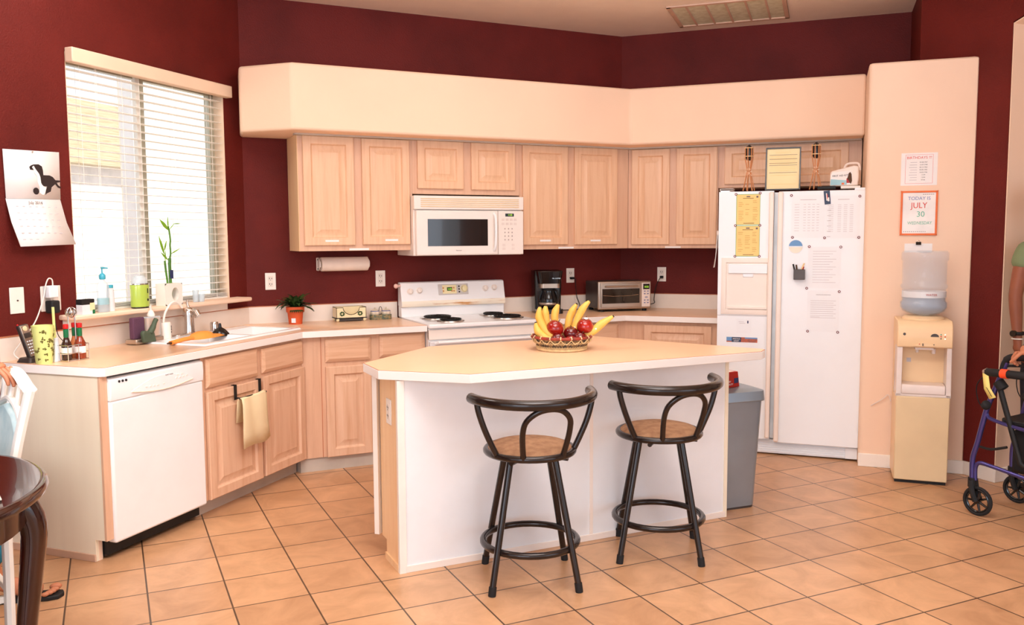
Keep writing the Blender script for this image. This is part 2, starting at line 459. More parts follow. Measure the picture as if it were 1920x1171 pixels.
# ---- blind
bl = fthing('window_blind', 'white horizontal slat blind hanging over the window', 'blind', 'W', 0, EW, 0)
obj('valance', M().box(.232, 1.500, -.055, -.003, 2.40, 2.475), 'valance', bl, bevel=.005)
m = M(); nz = 27; zs = [1.165 + i * (2.375 - 1.165) / nz for i in range(nz + 1)]
for z in zs:
    m.box(.246, 1.462, .008, .056, z - .0013, z + .0013)
obj('slats', m, 'slat', bl)
m = M()
for k in range(4): m.box(.246, 1.462, .008, .056, 1.118 + k * .007, 1.1205 + k * .007)
m.box(.246, 1.462, .006, .058, 1.108, 1.116)
obj('bottom_rail', m, 'slat', bl)
m = M()
for x in (.33, .62, .75, 1.02, 1.36):
    m.tube([(x, .007, 1.11), (x, .007, 2.40)], .0011, 5); m.tube([(x + .02, .058, 1.11), (x + .02, .058, 2.40)], .0011, 5)
obj('cords', m, 'slat', bl)
m = M().tube([(.42, -.006, 2.4), (.418, -.008, 1.64)], .0012, 5).tube([(.43, -.006, 2.4), (.427, -.008, 1.66)], .0012, 5)
obj('pull_cord', m, 'slat', bl)
m = M().lathe([(.002, 0), (.006, .004), (.005, .022), (.002, .026)], 8, (.418, -.008, 1.615)).lathe([(.002, 0), (.006, .004), (.005, .022), (.002, .026)], 8, (.427, -.008, 1.64))
obj('cord_tassel', m, 'slat', bl)

# ---- outside
solo_o = M().box(-16, -3.2, -4, 14, -.3, -.06)
g = struct('ground', solo_o, 'ground')
nh = thing('neighbor_house', 'tan tiled roof and pale wall of the house seen outside the window', 'house', P('W', 4.2, -7.5, 0), PI / 4)
obj('wall', M().box(-8, 6, 0, .3, 0, 2.66), 'stucco_pink', nh)
obj('roof', M().prism_y([(-8.5, 2.66), (6.3, 2.66), (5.5, 3.6), (-8.5, 3.75)], -.35, 1.8), 'patio_tan', nh)
ps = thing('patio_post', 'white stucco patio post standing outside the window', 'post', P('W', 3.09, -2.3, -.06), PI / 4)
obj('shaft', M().box(-.07, .07, -.07, .07, 0, 3.4), 'patio_white', ps); obj('base', M().box(-.1, .1, -.1, .1, 0, .15), 'patio_white', ps)
solo('patio_wall', M().box(-.1, 3.6, -.1, .1, 0, 3.6), 'stucco_cream', 'pale cream stucco wall close outside the right window pane', 'wall', P('W', 3.34, -2.5, -.06), PI / 4)

# ================================================================== CABINETS
DOOR = [(0, 0), (0, .017), (.004, .020), (.050, .020), (.053, .016), (.058, .007), (.064, .005), (.072, .006), (.104, .019), (.108, .019)]
DOORS_ = [(0, 0), (0, .017), (.004, .020), (.046, .020), (.049, .016), (.054, .007), (.059, .005), (.065, .006), (.088, .018), (.090, .018)]
DRAW = [(0, 0), (0, .010), (.006, .014), (.020, .020), (.024, .020)]
def door(par, x0, x1, z0, z1, y, mt='oak', small=False, name='door', label=None):
    m = M().at(Matrix.Translation((0, y, 0))).rings(x0, x1, z0, z1, DOORS_ if small else DOOR)
    return obj(name, m, mt, par, sharp=20, label=label)
def drawer(par, x0, x1, z0, z1, y, mt='oak_x'):
    return obj('drawer', M().at(Matrix.Translation((0, y, 0))).rings(x0, x1, z0, z1, DRAW), mt, par, sharp=20)
def strip(par, x0, x1, z, y, s='', h=.013):
    o = obj('label_strip', M().box(x0, x1, y - .001, y, z - h / 2, z + h / 2), 'paper', par, label='small white paper label')
    if s: pass
    return o

# --- under the sink (window wall)
c = fthing('base_cabinet', 'pickled oak sink cabinet beside the dishwasher with a towel on its door', 'cabinet', 'W', .93, 0, 0)
X = lambda a: a - .93
obj('body', M().prism([(X(.452), -.575), (X(1.3875), -.575), (X(1.50), .02), (X(.452), .02)], .09, .866), 'oak_frame', c)
obj('toe_kick', M().box(X(.452), X(1.395), -.51, 0, 0, .09), 'toe_grey', c)
drawer(c, X(.478), X(.925), .70, .858, -.577); drawer(c, X(.965), X(1.385), .708, .852, -.577)
d1 = door(c, X(.478), X(.938), .092, .678, -.577, 'oak_lo'); door(c, X(.965), X(1.385), .095, .688, -.577, 'oak_lo')
# --- towel bar + towel
tb = fthing('towel_bar', 'black over-door towel bar hooked on the sink cabinet door', 'towel bar', 'W', .825, 0, 0)
m = M()
for x in (-.125, .095): m.box(x - .011, x + .011, -.602, -.599, .60, .684).box(x - .011, x + .011, -.602, -.58, .681, .684).tube([(x, -.60, .61), (x, -.635, .61)], .005, 8)
m.tube([(-.135, -.635, .61), (.105, -.635, .61)], .006, 8)
obj('bar', m, 'black_matte', tb)
m = M(); n = 14; vs = []; fs = []
path = [(-.610, .48), (-.617, .60), (-.625, .615), (-.635, .620), (-.645, .615), (-.652, .58), (-.655, .50), (-.655, .42), (-.656, .335)]
for j, (y, z) in enumerate(path):
    for i in range(n + 1):
        t = i / n; x = -.110 + .235 * t + .012 * math.sin(z * 9) * t - (.035 * (z - .6) if z < .6 else 0) * (t - .5) * .3
        zz = z + (.02 * t if j > 4 else 0) * (1 - (z - .33)) + (.008 * math.sin(t * 7) if j == len(path) - 1 else 0) + (.03 * t * t if 1 <= j <= 5 else 0) * .3
        vs.append((x, y + .005 * math.sin(t * 11 + z * 6), zz))
for j in range(len(path) - 1):
    for i in range(n): fs.append((j * (n + 1) + i, j * (n + 1) + i + 1, (j + 1) * (n + 1) + i + 1, (j + 1) * (n + 1) + i))
m.add(vs, fs)
o = solo('dish_towel', m, 'towel', 'pale yellow terry dish towel hanging on the sink cabinet door', 'towel', P('W', .800, 0, -.010), PI / 4)
q = o.modifiers.new('t', 'SOLIDIFY'); q.thickness = .004; q.offset = 1

# --- end panel left of dishwasher
c = fthing('cabinet_end_panel', 'cream end panel and oak stile closing the left end of the counter', 'cabinet', 'W', -.21, 0, 0)
m = M().prism_x([(.02, 0), (.02, .874), (-.583, .874), (-.583, .105), (-.515, .105), (-.515, 0)], -.022, -.004)
obj('panel', m, 'panel_cream', c)
obj('stile', M().box(-.024, .018, -.587, -.575, .105, .874), 'oak_frame', c)
obj('toe_block', M().box(-.004, .016, -.517, -.48, 0, .105), 'cream_wall', c)
obj('base_trim', M().box(-.030, -.022, -.517, .02, 0, .035), 'vent_frame', c, bevel=.002)

# --- dishwasher
c = fthing('dishwasher', 'white built-in dishwasher with a curved control panel', 'dishwasher', 'W', .125, 0, 0)
obj('tub', M().box(-.313, .313, -.545, -.02, .02, .862), 'black_matte', c)
obj('kick_plate', M().box(-.31, .31, -.52, -.50, .01, .095), 'steel_dark', c)
m = M().box(-.316, .316, -.600, -.545, .082, .752)
obj('door', m, 'enamel', c, bevel=.012, seg=3)
m = M().prism_x([(-.545, .750), (-.545, .858), (-.585, .858), (-.603, .850), (-.606, .80), (-.602, .750)], -.316, .316)
cp = obj('control_panel', m, 'enamel', c, bevel=.005)
m = M()   # raised lens-shaped pad
n = 26; top = []; bot = []
for i in range(n + 1):
    t = i / n; x = -.19 + .42 * t
    bot.append((x, .775 - .020 * math.sin(PI * t))); top.append((x, .776 + .052 * math.sin(PI * t) ** .9))
m.prism_y(bot + top[::-1], -.6075, -.603)
ln = obj('button_pad', m, 'enamel', cp, bevel=.0015)
m = M().tube([(x, -.608, z) for x, z in bot], .0022, 6)
obj('pad_rim', m, 'valance', cp)
m = M()
for i in range(4): m.lathe([(.0065, 0), (.0065, .003)], 10, (0, 0, 0)).t
m = M()
for k, (x, z) in enumerate([(-.095, .786), (-.07, .784), (-.045, .783), (-.02, .782), (.02, .783), (.11, .798), (.135, .797), (.16, .799), (.185, .80), (.12, .812), (.15, .812)]):
    m.box(x - .006, x + .006, -.6095, -.607, z - .004, z + .004)
obj('buttons', m, 'fridge_trim', cp, bevel=.001)
text('lettering', 'QUIET WASH', .009, 'ink_grey', cp, (.06, -.608, .822))
m = M()
for i in range(3): m.tube([(-.262 + i * .021, -.603, .838), (-.262 + i * .021, -.6075, .838)], .006, 10)
obj('indicator_dots', m, 'black_gloss', cp)

# --- corner + base cabinet on the back wall
c = fthing('base_cabinet', 'pickled oak base cabinet with two drawers left of the range', 'cabinet', 'B', -.72, 0, 0)
X = lambda a: a + .72
xc = isect_BW(.575, .575)
m = M().prism([(X(xc[0]), -.575), (X(-.360), -.575), (X(-.360), .03), (X(-1.38), .03)], .09, .866)
obj('body', m, 'oak_frame', c)
obj('toe_kick', M().prism([(X(xc[0]) - .02, -.56), (X(-.36), -.56), (X(-.36), 0), (X(-1.38), 0)], 0, .09), 'toe_grey', c)
drawer(c, X(-1.034), X(-.738), .705, .853, -.577); drawer(c, X(-.678), X(-.372), .715, .858, -.577)
door(c, X(-1.034), X(-.738), .090, .675, -.577, 'oak_lo'); door(c, X(-.678), X(-.372), .090, .675, -.577, 'oak_worn')
obj('filler_joint', M().box(X(-1.062), X(-1.058), -.578, -.574, .09, .866), 'edge_brown', c)
# --- base cabinets right of the range
c = fthing('base_cabinet', 'pickled oak base cabinet between the range and the inner corner', 'cabinet', 'B', .82, 0, 0)
X = lambda a: a - .82
xr = isect_BR(.575, .65)[0]
obj('body', M().prism([(X(.47), -.575), (X(xr), -.575), (X(1.58), .03), (X(.47), .03)], .09, .866), 'oak_frame', c)
drawer(c, X(.50), X(.80), .705, .853, -.577); door(c, X(.50), X(.80), .09, .675, -.577, 'oak_lo')
drawer(c, X(.86), X(1.15), .705, .853, -.577); door(c, X(.86), X(1.15), .09, .675, -.577, 'oak_lo')
c = fthing('base_cabinet', 'pickled oak base cabinet between the inner corner and the fridge', 'cabinet', 'R', -.98, 0, 0)
X = lambda a: a + .98
xw = xr * S2 - (YB - .575) * S2
obj('body', M().prism([(X(xw), -.65), (X(-.678), -.65), (X(-.678), .03), (X(-1.40), .03)], .09, .866), 'oak_frame', c)
door(c, X(-1.215), X(-.725), .09, .845, -.652, 'oak_lo')

# --- worktops
def worktop(name, label, outer, wallpts, z0=.872, z1=.914):
    """outer: full polygon; wallpts: front-edge polyline"""
    o = thing(name, label, 'countertop', (outer[0][0], outer[0][1], z0))
    ox, oy = outer[0]
    loc = [(x - ox, y - oy) for x, y in outer]
    obj('slab', M().prism(loc, 0, z1 - z0 - .0015), 'laminate_edge', o, bevel=.002)
    cx = sum(p[0] for p in loc) / len(loc); cy = sum(p[1] for p in loc) / len(loc)
    n = len(loc); ar = sum(loc[i][0] * loc[(i + 1) % n][1] - loc[(i + 1) % n][0] * loc[i][1] for i in range(n)); sg = 1 if ar > 0 else -1
    def inset(d):
        res = []
        for i in range(n):
            p, a, b = Vector(loc[i]), Vector(loc[i - 1]), Vector(loc[(i + 1) % n])
            e1 = (p - a).normalized(); e2 = (b - p).normalized()
            n1 = Vector((-e1.y, e1.x)) * sg; n2 = Vector((-e2.y, e2.x)) * sg
            bis = (n1 + n2); bis = bis / max(.2, bis.length_squared / 2)
            res.append(tuple(p + bis * d))
        return res
    obj('edge_line', M().prism(inset(.0012), z1 - z0 - .003, z1 - z0 - .0003), 'edge_brown', o)
    obj('laminate_top', M().prism(inset(.0045), z1 - z0 - .003, z1 - z0), 'laminate', o)
    return o, (ox, oy)
ci = isect_BW(.632, .615)
WA = -.242
outer = [P2('W', WA, EW), P2('W', WA, .585), P2('W', WA + .02, .61), ci, (-.362, YB - .632), (-.362, YB - EB), cl]
wt, o_ = worktop('worktop', 'peach laminate worktop with white edge running under the window to the range', outer, None)
def bsplash(par, o_, pts, base, h=.115):
    m = M(); k = M()
    for (p, q, nx, ny) in pts:
        t = .018
        m.prism([(p[0] - o_[0], p[1] - o_[1]), (q[0] - o_[0], q[1] - o_[1]), (q[0] + nx * t - o_[0], q[1] + ny * t - o_[1]), (p[0] + nx * t - o_[0], p[1] + ny * t - o_[1])], .0405, .0405 + h)
        t = .02
        k.prism([(p[0] - o_[0], p[1] - o_[1]), (q[0] - o_[0], q[1] - o_[1]), (q[0] + nx * t - o_[0], q[1] + ny * t - o_[1]), (p[0] + nx * t - o_[0], p[1] + ny * t - o_[1])], .0405 + h, .0405 + h + .005)
    obj('backsplash', m, 'backsplash', par); obj('backsplash_cap', k, 'edge_brown', par)
sa, sd_ = 1.01, .285
hole = [P2('W', sa - .425, sd_ - .115), P2('W', sa + .425, sd_ - .115), P2('W', sa + .425, sd_ + .215), P2('W', sa - .425, sd_ + .215)]
for ch in list(wt.children):
    cut(ch, M().prism([(x - o_[0], y - o_[1]) for x, y in hole], -.02, .08))
bsplash(wt, o_, [(P2('W', WA, EW), (cl[0] + .00, cl[1]), S2, -S2), (cl, (-.362, YB - EB), 0, -1)], 0)
cj = isect_BR(.632, .70)
outer = [(.462, YB - EB), (.462, YB - .632), cj, P2('R', -.672, .70), P2('R', -.672, ER), cr_]
wt2, o2_ = worktop('worktop', 'peach laminate corner worktop carrying the coffee maker and toaster oven', outer, None)
bsplash(wt2, o2_, [((.462, YB - EB), cr_, 0, -1), (cr_, P2('R', -.672, ER), -S2, -S2)], 0)

# --- wall cabinets
def wallcab(label, F, a0, a1, z0, z1, doors, mt='oak', small=False, side=None, labels=(), depth=.30):
    c = fthing('wall_cabinet', label, 'cabinet', F, (a0 + a1) / 2, 0, z0); xm = (a0 + a1) / 2
    obj('body', M().box(a0 - xm, a1 - xm, -depth, .03, 0, z1 - z0), 'oak_frame', c)
    for k, (x0, x1, q0, q1) in enumerate(doors):
        d = door(c, x0 - xm, x1 - xm, q0 - z0, q1 - z0, -depth - .001, mt, small)
        if labels and labels[k]: strip(d, labels[k] - xm - .045, labels[k] - xm + .045, q0 - z0 + .03, -depth - .021)
    return c, xm
c, xm = wallcab('tall two-door oak wall cabinet above the paper towel holder', 'B', -1.119, -.342, 1.408, 2.166, [(-1.088, -.752, 1.445, 2.158), (-.697, -.365, 1.448, 2.156)], labels=(-.91, -.50))
strip(c, -.79 - xm, -.655 - xm, .010, -.300)
obj('side_panel', M().box(-1.123 - xm, -1.119 - xm, -.30, .03, 0, .758), 'oak_side', c)
wallcab('short two-door oak wall cabinet above the microwave', 'B', -.341, .476, 1.795, 2.166, [(-.305, .035, 1.832, 2.160), (.095, .437, 1.830, 2.160)])
c, xm = wallcab('tall two-door oak wall cabinet above the coffee maker', 'B', .477, 1.412, 1.402, 2.166, [(.500, .872, 1.436, 2.158), (.931, 1.304, 1.434, 2.160)], labels=(.68, 1.11))
strip(c, .80 - xm, .93 - xm, .010, -.300)
c, xm = wallcab('two-door oak wall cabinet between inner corner and fridge', 'R', -1.418, -.737, 1.402, 2.166, [(-1.39, -1.098, 1.430, 2.155), (-1.045, -.745, 1.430, 2.155)])
strip(c, -1.13 - xm, -1.01 - xm, .008, -.300)
wallcab('wide shallow oak wall cabinet above the fridge', 'R', -.735, .255, 1.850, 2.166, [(-.690, .168, 1.875, 2.150)])

# ================================================================== APPLIANCES
c = fthing('microwave_oven', 'white over-range microwave with a dark door window', 'microwave', 'B', .05, 0, 1.368)
obj('body', M().box(-.41, .41, -.365, .0, 0, .412), 'appliance', c, bevel=.004)
obj('vent_hood', M().box(-.413, .413, -.40, -.365, .318, .412), 'appliance', c, bevel=.004)
m = M()
for i in range(5): m.box(-.365, .375, -.403, -.3995, .334 + i * .0135, .3405 + i * .0135)
obj('vent_grille', m, 'cooler_door', c)
dr = obj('door', M().box(-.398, .212, -.402, -.366, .002, .312), 'appliance', c, bevel=.008, seg=3)
obj('door_window', M().box(-.318, .130, -.4035, -.400, .066, .252), 'glass_dark', dr)
obj('handle', M().tube(spline([(.178, -.400, .03), (.180, -.425, .06), (.182, -.432, .16), (.182, -.425, .26), (.180, -.400, .292)], 5), .010, 10), 'enamel', dr)
text('lettering', 'KENMORE'.title(), .011, 'ink_grey', dr, (-.09, -.403, .035))
pn = obj('control_panel', M().box(.214, .411, -.400, -.366, .002, .312), 'appliance', c, bevel=.004)
obj('display', M().box(.268, .335, -.4015, -.399, .272, .293), 'black_gloss', pn)
text('clock_digits', '11:03', .016, 'lcd_glow', pn, (.305, -.4022, .2825))
m = M()
for r in range(2):
    for k in range(4): m.box(.240 + k * .032, .262 + k * .032, -.4012, -.399, .212 + r * .030, .228 + r * .030)
for r in range(4):
    for k in range(3): m.box(.258 + k * .028, .271 + k * .028, -.4012, -.399, .10 + r * .026, .114 + r * .026)
for r in range(2):
    for x in (.246, .318): m.box(x, x + .022, -.4012, -.399, .035 + r * .026, .052 + r * .026)
obj('buttons', m, 'cooler_white', pn, bevel=.001)
m = M()
for r in range(4):
    for k in range(3): m.box(.262 + k * .028, .267 + k * .028, -.4018, -.401, .104 + r * .026, .110 + r * .026)
obj('button_marks', m, 'ink_grey', pn)

# range
c = fthing('electric_range', 'white coil-top electric range with scorched backguard', 'stove', 'B', .05, 0, 0)
obj('body', M().box(-.404, .404, -.625, -.02, .08, .892), 'enamel', c)
obj('base_drawer', M().box(-.40, .40, -.635, -.60, .06, .20), 'enamel', c, bevel=.006)
od = obj('oven_door', M().box(-.402, .402, -.655, -.626, .21, .805), 'oven_door', c, bevel=.006)
obj('handle', M().tube([(-.36, -.655, .79), (-.355, -.69, .80), (.355, -.69, .80), (.36, -.655, .79)], .012, 10), 'enamel', od)
obj('front_rail', M().box(-.404, .404, -.640, -.61, .815, .882), 'fridge_trim', c, bevel=.004)
m = M().box(-.408, .408, -.665, .0, .893, .921)
obj('cooktop', m, 'enamel', c, bevel=.008, seg=3)
for (x, d, r) in ((-.20, .235, .105), (-.19, .475, .082), (.25, .200, .082), (.26, .43, .105)):
    z = .921
    b = obj('drip_pan', M().lathe([(r + .018, 0), (r + .016, .005), (r + .006, .004), (r - .03, .001), (.02, .001)], 32, (x, -d, z)), 'drip_chrome', c)
    m = M(); pts = []
    for i in range(150):
        t = i / 149; a = t * 2 * PI * (4.2 if r > .09 else 3.3); rr = .02 + (r - .022) * t
        pts.append((x + rr * math.cos(a), -d + rr * math.sin(a), z + .012))
    m.tube(pts, .0062, 6)
    obj('coil', m, 'coil', b)
# backguard
m = M().box(-.412, .402, -.075, -.005, .92, 1.02)
obj('backguard', m, 'enamel', c, bevel=.004)
m = M().prism_x([(-.005, 1.0), (-.005, 1.172), (-.045, 1.172), (-.062, 1.165), (-.088, 1.055), (-.100, 1.015), (-.094, .998), (-.07, .992)], -.414, .404)
bg = obj('control_console', m, 'enamel', c, bevel=.004)
fy = lambda z: -.062 - (1.165 - z) * (.026 / .11)
def onface(m_, x, z, lift=0): return m_.at(Matrix.Translation((x, fy(z) - lift, z)) @ Matrix.Rotation(math.radians(-13), 4, 'X'))
obj('console_lip', M().prism_x([(-.0705, .990), (-.0955, .996), (-.1015, 1.015), (-.0955, 1.036), (-.094, 1.036), (-.08, .998)], -.412, .402), 'scorched', bg)
obj('display_plate', onface(M(), -.01, 1.112).box(-.118, .118, -.003, .001, -.040, .040), 'grey_panel', bg, bevel=.002)
tp = obj('timer_panel', onface(M(), -.03, 1.112).box(-.066, .044, -.006, .001, -.032, .032), 'ivory_panel', bg, bevel=.001)
obj('clock_display', onface(M(), -.04, 1.114).box(-.021, .018, -.008, -.004, -.013, .013), 'lcd_green', tp)
text('clock_digits', '1:03', .018, 'lcd_glow', tp, (-.041, fy(1.114) - .0095, 1.114), rx=PI / 2 - math.radians(13))
m = M()
for dx, dz in ((-.055, .01), (-.055, -.012), (.028, .01), (.028, -.012), (.012, .01), (.012, -.012)): onface(m, -.04 + dx + .005, 1.112 + dz).box(-.005, .005, -.008, -.005, -.006, .006)
obj('timer_buttons', m, 'stain_brown', tp)
m = M()
for dz in (.02, .0, -.02): onface(m, .035, 1.112 + dz).box(-.005, .005, -.006, -.002, -.005, .005)
obj('mode_buttons', m, 'black_gloss', bg)
for x, z, r in ((-.345, 1.105, .019), (-.275, 1.110, .019), (.075, 1.115, .024), (.245, 1.112, .019), (.318, 1.116, .019)):
    mm = M(); mm.at(Matrix.Translation((x, fy(z), z)) @ Matrix.Rotation(PI / 2 - math.radians(13), 4, 'X')).lathe([(r + .004, 0), (r + .004, .003), (r, .004), (r * .92, .022), (r * .7, .026), (0, .026)], 24).box(-.003, .003, -r * .95, r * .95, .024, .032)
    obj('knob', mm, 'fridge_trim' if r < .02 else 'ivory_panel', bg)

# things hooked on the range: small pink ball tie
solo('oven_timer', M().ball((0, 0, 0), .017, 14, (1, .8, 1)).tube([(.010, .0, .0), (.034, .0, .002)], .007, 8), 'bulb_pink', 'small pink knob-shaped clip on the left edge of the range backguard', 'clip', P('B', -.398, .07, 1.147))

# fridge
c = fthing('refrigerator', 'white side-by-side refrigerator covered with papers and magnets', 'refrigerator', 'R', -.195, 0, 0)
FY = -.928
c.scale.x = .988
obj('cabinet', M().box(-.46, .462, -.862, .03, .02, 1.775), 'fridge_white', c, bevel=.004)
obj('hinge_cover', M().box(-.46, -.40, -.90, -.82, 1.775, 1.80), 'fridge_white', c); obj('hinge_cover', M().box(.40, .462, -.90, -.82, 1.775, 1.80), 'fridge_white', c)
def slabdoor(x0, x1, z0, z1): return M().box(x0, x1, FY, -.866, z0, z1)
# left door with dispenser hole
m = M(); hx0, hx1, hz0, hz1 = -.408, -.128, .99, 1.315
m.box(-.467, hx0, FY, -.866, .115, 1.79).box(hx1, -.106, FY, -.866, .115, 1.79).box(hx0, hx1, FY, -.866, .115, hz0).box(hx0, hx1, FY, -.866, hz1, 1.79)
m.box(hx0, hx1, -.872, -.866, hz0, hz1)
ld = obj('freezer_door', m, 'fridge_white', c)
dp = obj('dispenser', M().rings(hx0 - .035, hx1 + .022, hz0 - .028, hz1 + .030, [(0, 0), (0, .006), (.004, .008), (.03, .008), (.036, .001), (.037, -.048), (.04, -.050)]).at(Matrix()), 'fridge_trim', ld)
dp.location = (0, FY, 0)
obj('dispenser_head', M().box(hx0 + .01, hx1 - .01, -.012, .03, hz1 - .075, hz1 - .012).box(-.30, -.23, -.005, .03, hz1 - .10, hz1 - .075), 'fridge_white', dp, bevel=.004)
obj('drip_tray', M().box(hx0 + .01, hx1 - .01, -.012, .03, hz0 + .01, hz0 + .026), 'fridge_trim', dp, bevel=.002)
obj('panel_seam', M().box(-.467, -.106, FY - .0012, FY, .952, .956), 'grey_panel', ld)
rdr = obj('fridge_door', slabdoor(-.075, .465, .095, 1.785), 'fridge_white', c, bevel=.005)
for x0, x1, nm, dd, z0 in ((-.135, -.104, 'handle', ld, .125), (-.078, -.045, 'handle', rdr, .105)):
    obj(nm, M().box(x0, x1, FY - .028, FY + .0, z0, 1.782), 'fridge_trim', dd, bevel=.010, seg=3)
obj('door_gap', M().box(-.104, -.079, -.900, -.880, .12, 1.78), 'sticker', c)
m = M().box(-.46, .462, -.885, -.80, .012, .105)
gr = obj('base_grille', m, 'fridge_white', c)
m = M()
for i in range(5): m.box(-.44, .385, -.892, -.884, .022 + i * .016, .030 + i * .016)
obj('grille_bars', m, 'fridge_white', gr)
obj('grille_corner', M().box(.385, .462, -.897, -.884, .012, .085), 'fridge_white', gr, bevel=.003)
obj('foot', M().box(-.42, -.38, -.84, -.80, 0, .02), 'black_rubber', c); obj('foot', M().box(.38, .42, -.84, -.80, 0, .02), 'black_rubber', c)

# papers & magnets on the fridge
FD = .928
def paper(name, label, cat, F, a0, a1, z0, z1, d, mt='paper', t=.0008, rot=0, curl=0):
    c = fthing(name, label, cat, F, (a0 + a1) / 2, d, (z0 + z1) / 2)
    c.rotation_euler = (0, 0, RZ[F])
    w, h = (a1 - a0) / 2, (z1 - z0) / 2
    m = M().at(Matrix.Rotation(rot, 4, 'Y')).box(-w, w, -t, 0, -h, h)
    s = obj('sheet', m, mt, c); return c, w, h
def lines(c, rows, mt='ink_faint', name='printed_text', y=-.0012, hh=.0022):
    m = M()
    for x0, x1, z in rows: m.box(x0, x1, y, y + .0003, z - hh / 2, z + hh / 2)
    return obj(name, m, mt, c)
yl = []
for k, (z0, z1, lb) in enumerate(((1.566, 1.772, 'yellow printed notice in a green border, upper of the two on the freezer door'), (1.355, 1.562, 'yellow printed notice in a green border, lower of the two on the freezer door'))):
    c, w, h = paper('notice', lb, 'notice', 'R', -.542, -.386, z0, z1, FD, 'green_border')
    obj('yellow_sheet', M().box(-w + .004, w - .003, -.0014, -.0008, -h + .004, h - .004), 'paper_yellow', c)
    rnd = random.Random(k); rows = []
    for z in [h - .045 - i * .0115 for i in range(12)]:
        for x in (-w + .015, -.018, .03):
            if rnd.random() < .7: rows.append((x, x + .02 + rnd.random() * .014, z))
    lines(c, rows, 'ink_tan', y=-.0018, hh=.0025)
    lines(c, [(-.035, .035, h - .028), (-.03, .04, -h + .012)], 'stem_brown', 'heading', -.0018, .003)
    obj('emblem', M().box(-.012, .012, -.0018, -.0014, h - .021, h - .013).box(w - .026, w - .013, -.0018, -.0014, h - .025, h - .013), 'ink_grey', c)
def table_rows(w, h, nr, nc, x0=None):
    o = []
    for r in range(nr):
        z = h - .06 - r * (2 * h - .09) / nr; o.append((-w + .02, -w + .05, z))
        for k in range(nc): x = -w + .075 + k * (2 * w - .1) / nc; o.append((x, x + (2 * w - .1) / nc * .6, z))
    return o
c, w, h = paper('paper_sheet', 'white timetable sheet, upper left paper on the fridge door under the blue magnet', 'paper', 'R', -.187, .022, 1.478, 1.757, FD, 'paper_fridge')
lines(c, table_rows(w, h, 11, 4)); lines(c, [(-.05, .05, h - .03)], 'ink_faint', 'heading', hh=.004)
c, w, h = paper('paper_sheet', 'white ruled table sheet at the upper right corner of the fridge door', 'paper', 'R', .024, .234, 1.476, 1.750, FD, 'paper_fridge')
lines(c, table_rows(w, h, 15, 3)); lines(c, [(-.03, .04, h - .025)], 'ink_faint', 'heading', hh=.004); lines(c, [(-w + .012, -w + .035, h - .06 - i * .034) for i in range(7)], 'ink_grey', 'row_titles', hh=.0015)
c, w, h = paper('paper_sheet', 'white printed letter in the middle of the fridge door beside the pen cup', 'paper', 'R', -.076, .128, 1.150, 1.420, FD, 'paper_fridge')
lines(c, [(-w + .03, w - .03 - .02 * (i % 3), h - .03 - i * .017) for i in range(13)])
c, w, h = paper('paper_sheet', 'white printed letter with wide heading, lowest paper on the fridge door', 'paper', 'R', -.074, .124, .860, 1.135, FD, 'paper_fridge')
lines(c, [(-w + .02, w - .02 - .015 * (i % 2), h - .07 - i * .014) for i in range(9)] + [(-w + .02, -.02, -.04)]); lines(c, [(-.045, .045, h - .03)], 'ink_grey', 'heading', hh=.0018)
c, w, h = paper('paper_sheet', 'small white card with a blue mark below the ice dispenser', 'paper', 'R', -.527, -.430, .835, .933, FD, 'paper_fridge')
obj('blue_mark', M().box(.022, .030, -.0015, -.0008, .018, .036), 'navy', c)
lines(c, [(-.035, .0, .028), (-.03, .01, .018)])
c, w, h = paper('bumper_sticker', 'long postcard-like magnet strip with desert scenery on the freezer door', 'magnet', 'R', -.592, -.388, .772, .806, FD, 'desert_print')
obj('sky_band', M().box(-w, -w + .035, -.0014, -.0008, -h + .008, h).box(.02, w, -.0014, -.0008, .008, h), 'sky_print', c)
obj('title_block', M().box(-w + .035, -.005, -.0016, -.0008, -h, h), 'photo_navy', c)
text('lettering', 'ARIZONA', .014, 'paper', c, (-.036, -.0018, .005), sx=.8)
text('lettering', 'SUNSET', .013, 'paper', c, (-.036, -.0018, -.009), sx=.8)
mg = None
ml = [(-.189, 1.757, 'top left corner of the timetable sheet'), (.230, 1.744, 'top right corner of the ruled table sheet'), (-.177, 1.482, 'bottom left corner of the timetable sheet'), (.023, 1.478, 'join between the two upper papers'), (.231, 1.480, 'bottom right corner of the ruled table sheet'),
      (-.070, 1.421, 'top left of the middle letter'), (.124, 1.418, 'top right of the middle letter'), (-.080, 1.147, 'left end between the middle and lowest letters'), (.122, 1.128, 'right end between the middle and lowest letters'), (-.068, .862, 'bottom left of the lowest letter'), (.119, .861, 'bottom right of the lowest letter'),
      (-.544, 1.772, 'top left of the upper yellow notice'), (-.388, 1.777, 'top right of the upper yellow notice'), (-.545, 1.563, 'left join of the two yellow notices'), (-.386, 1.563, 'right join of the two yellow notices'), (-.545, 1.356, 'bottom left of the lower yellow notice'), (-.386, 1.356, 'bottom right of the lower yellow notice')]
for k, (a, z, lb) in enumerate(ml):
    if mg is None:
        mg = fthing('button_magnet', 'x', 'magnet', 'R', a, FD + .0015, z, 'round button magnets on the fridge')
        obj('rim', M().at(Matrix.Rotation(PI / 2, 4, 'X')).lathe([(.0085, 0), (.0085, .003), (.0065, .0045), (0, .0045)], 16), 'apple', mg)
        obj('face', M().at(Matrix.Translation((0, -.0046, 0)) @ Matrix.Rotation(PI / 2, 4, 'X')).lathe([(.0040, 0), (.0040, .0006)], 14), 'sticker', mg)
        o = mg
    else: o = dup(mg, P('R', a, FD + .0015, z), RZ['R'])
    o['label'] = 'small round button magnet at the ' + lb
c = fthing('photo_magnet', 'dark blue picture magnet at the top edge of the fridge door', 'magnet', 'R', .033, FD + .001, 1.739)
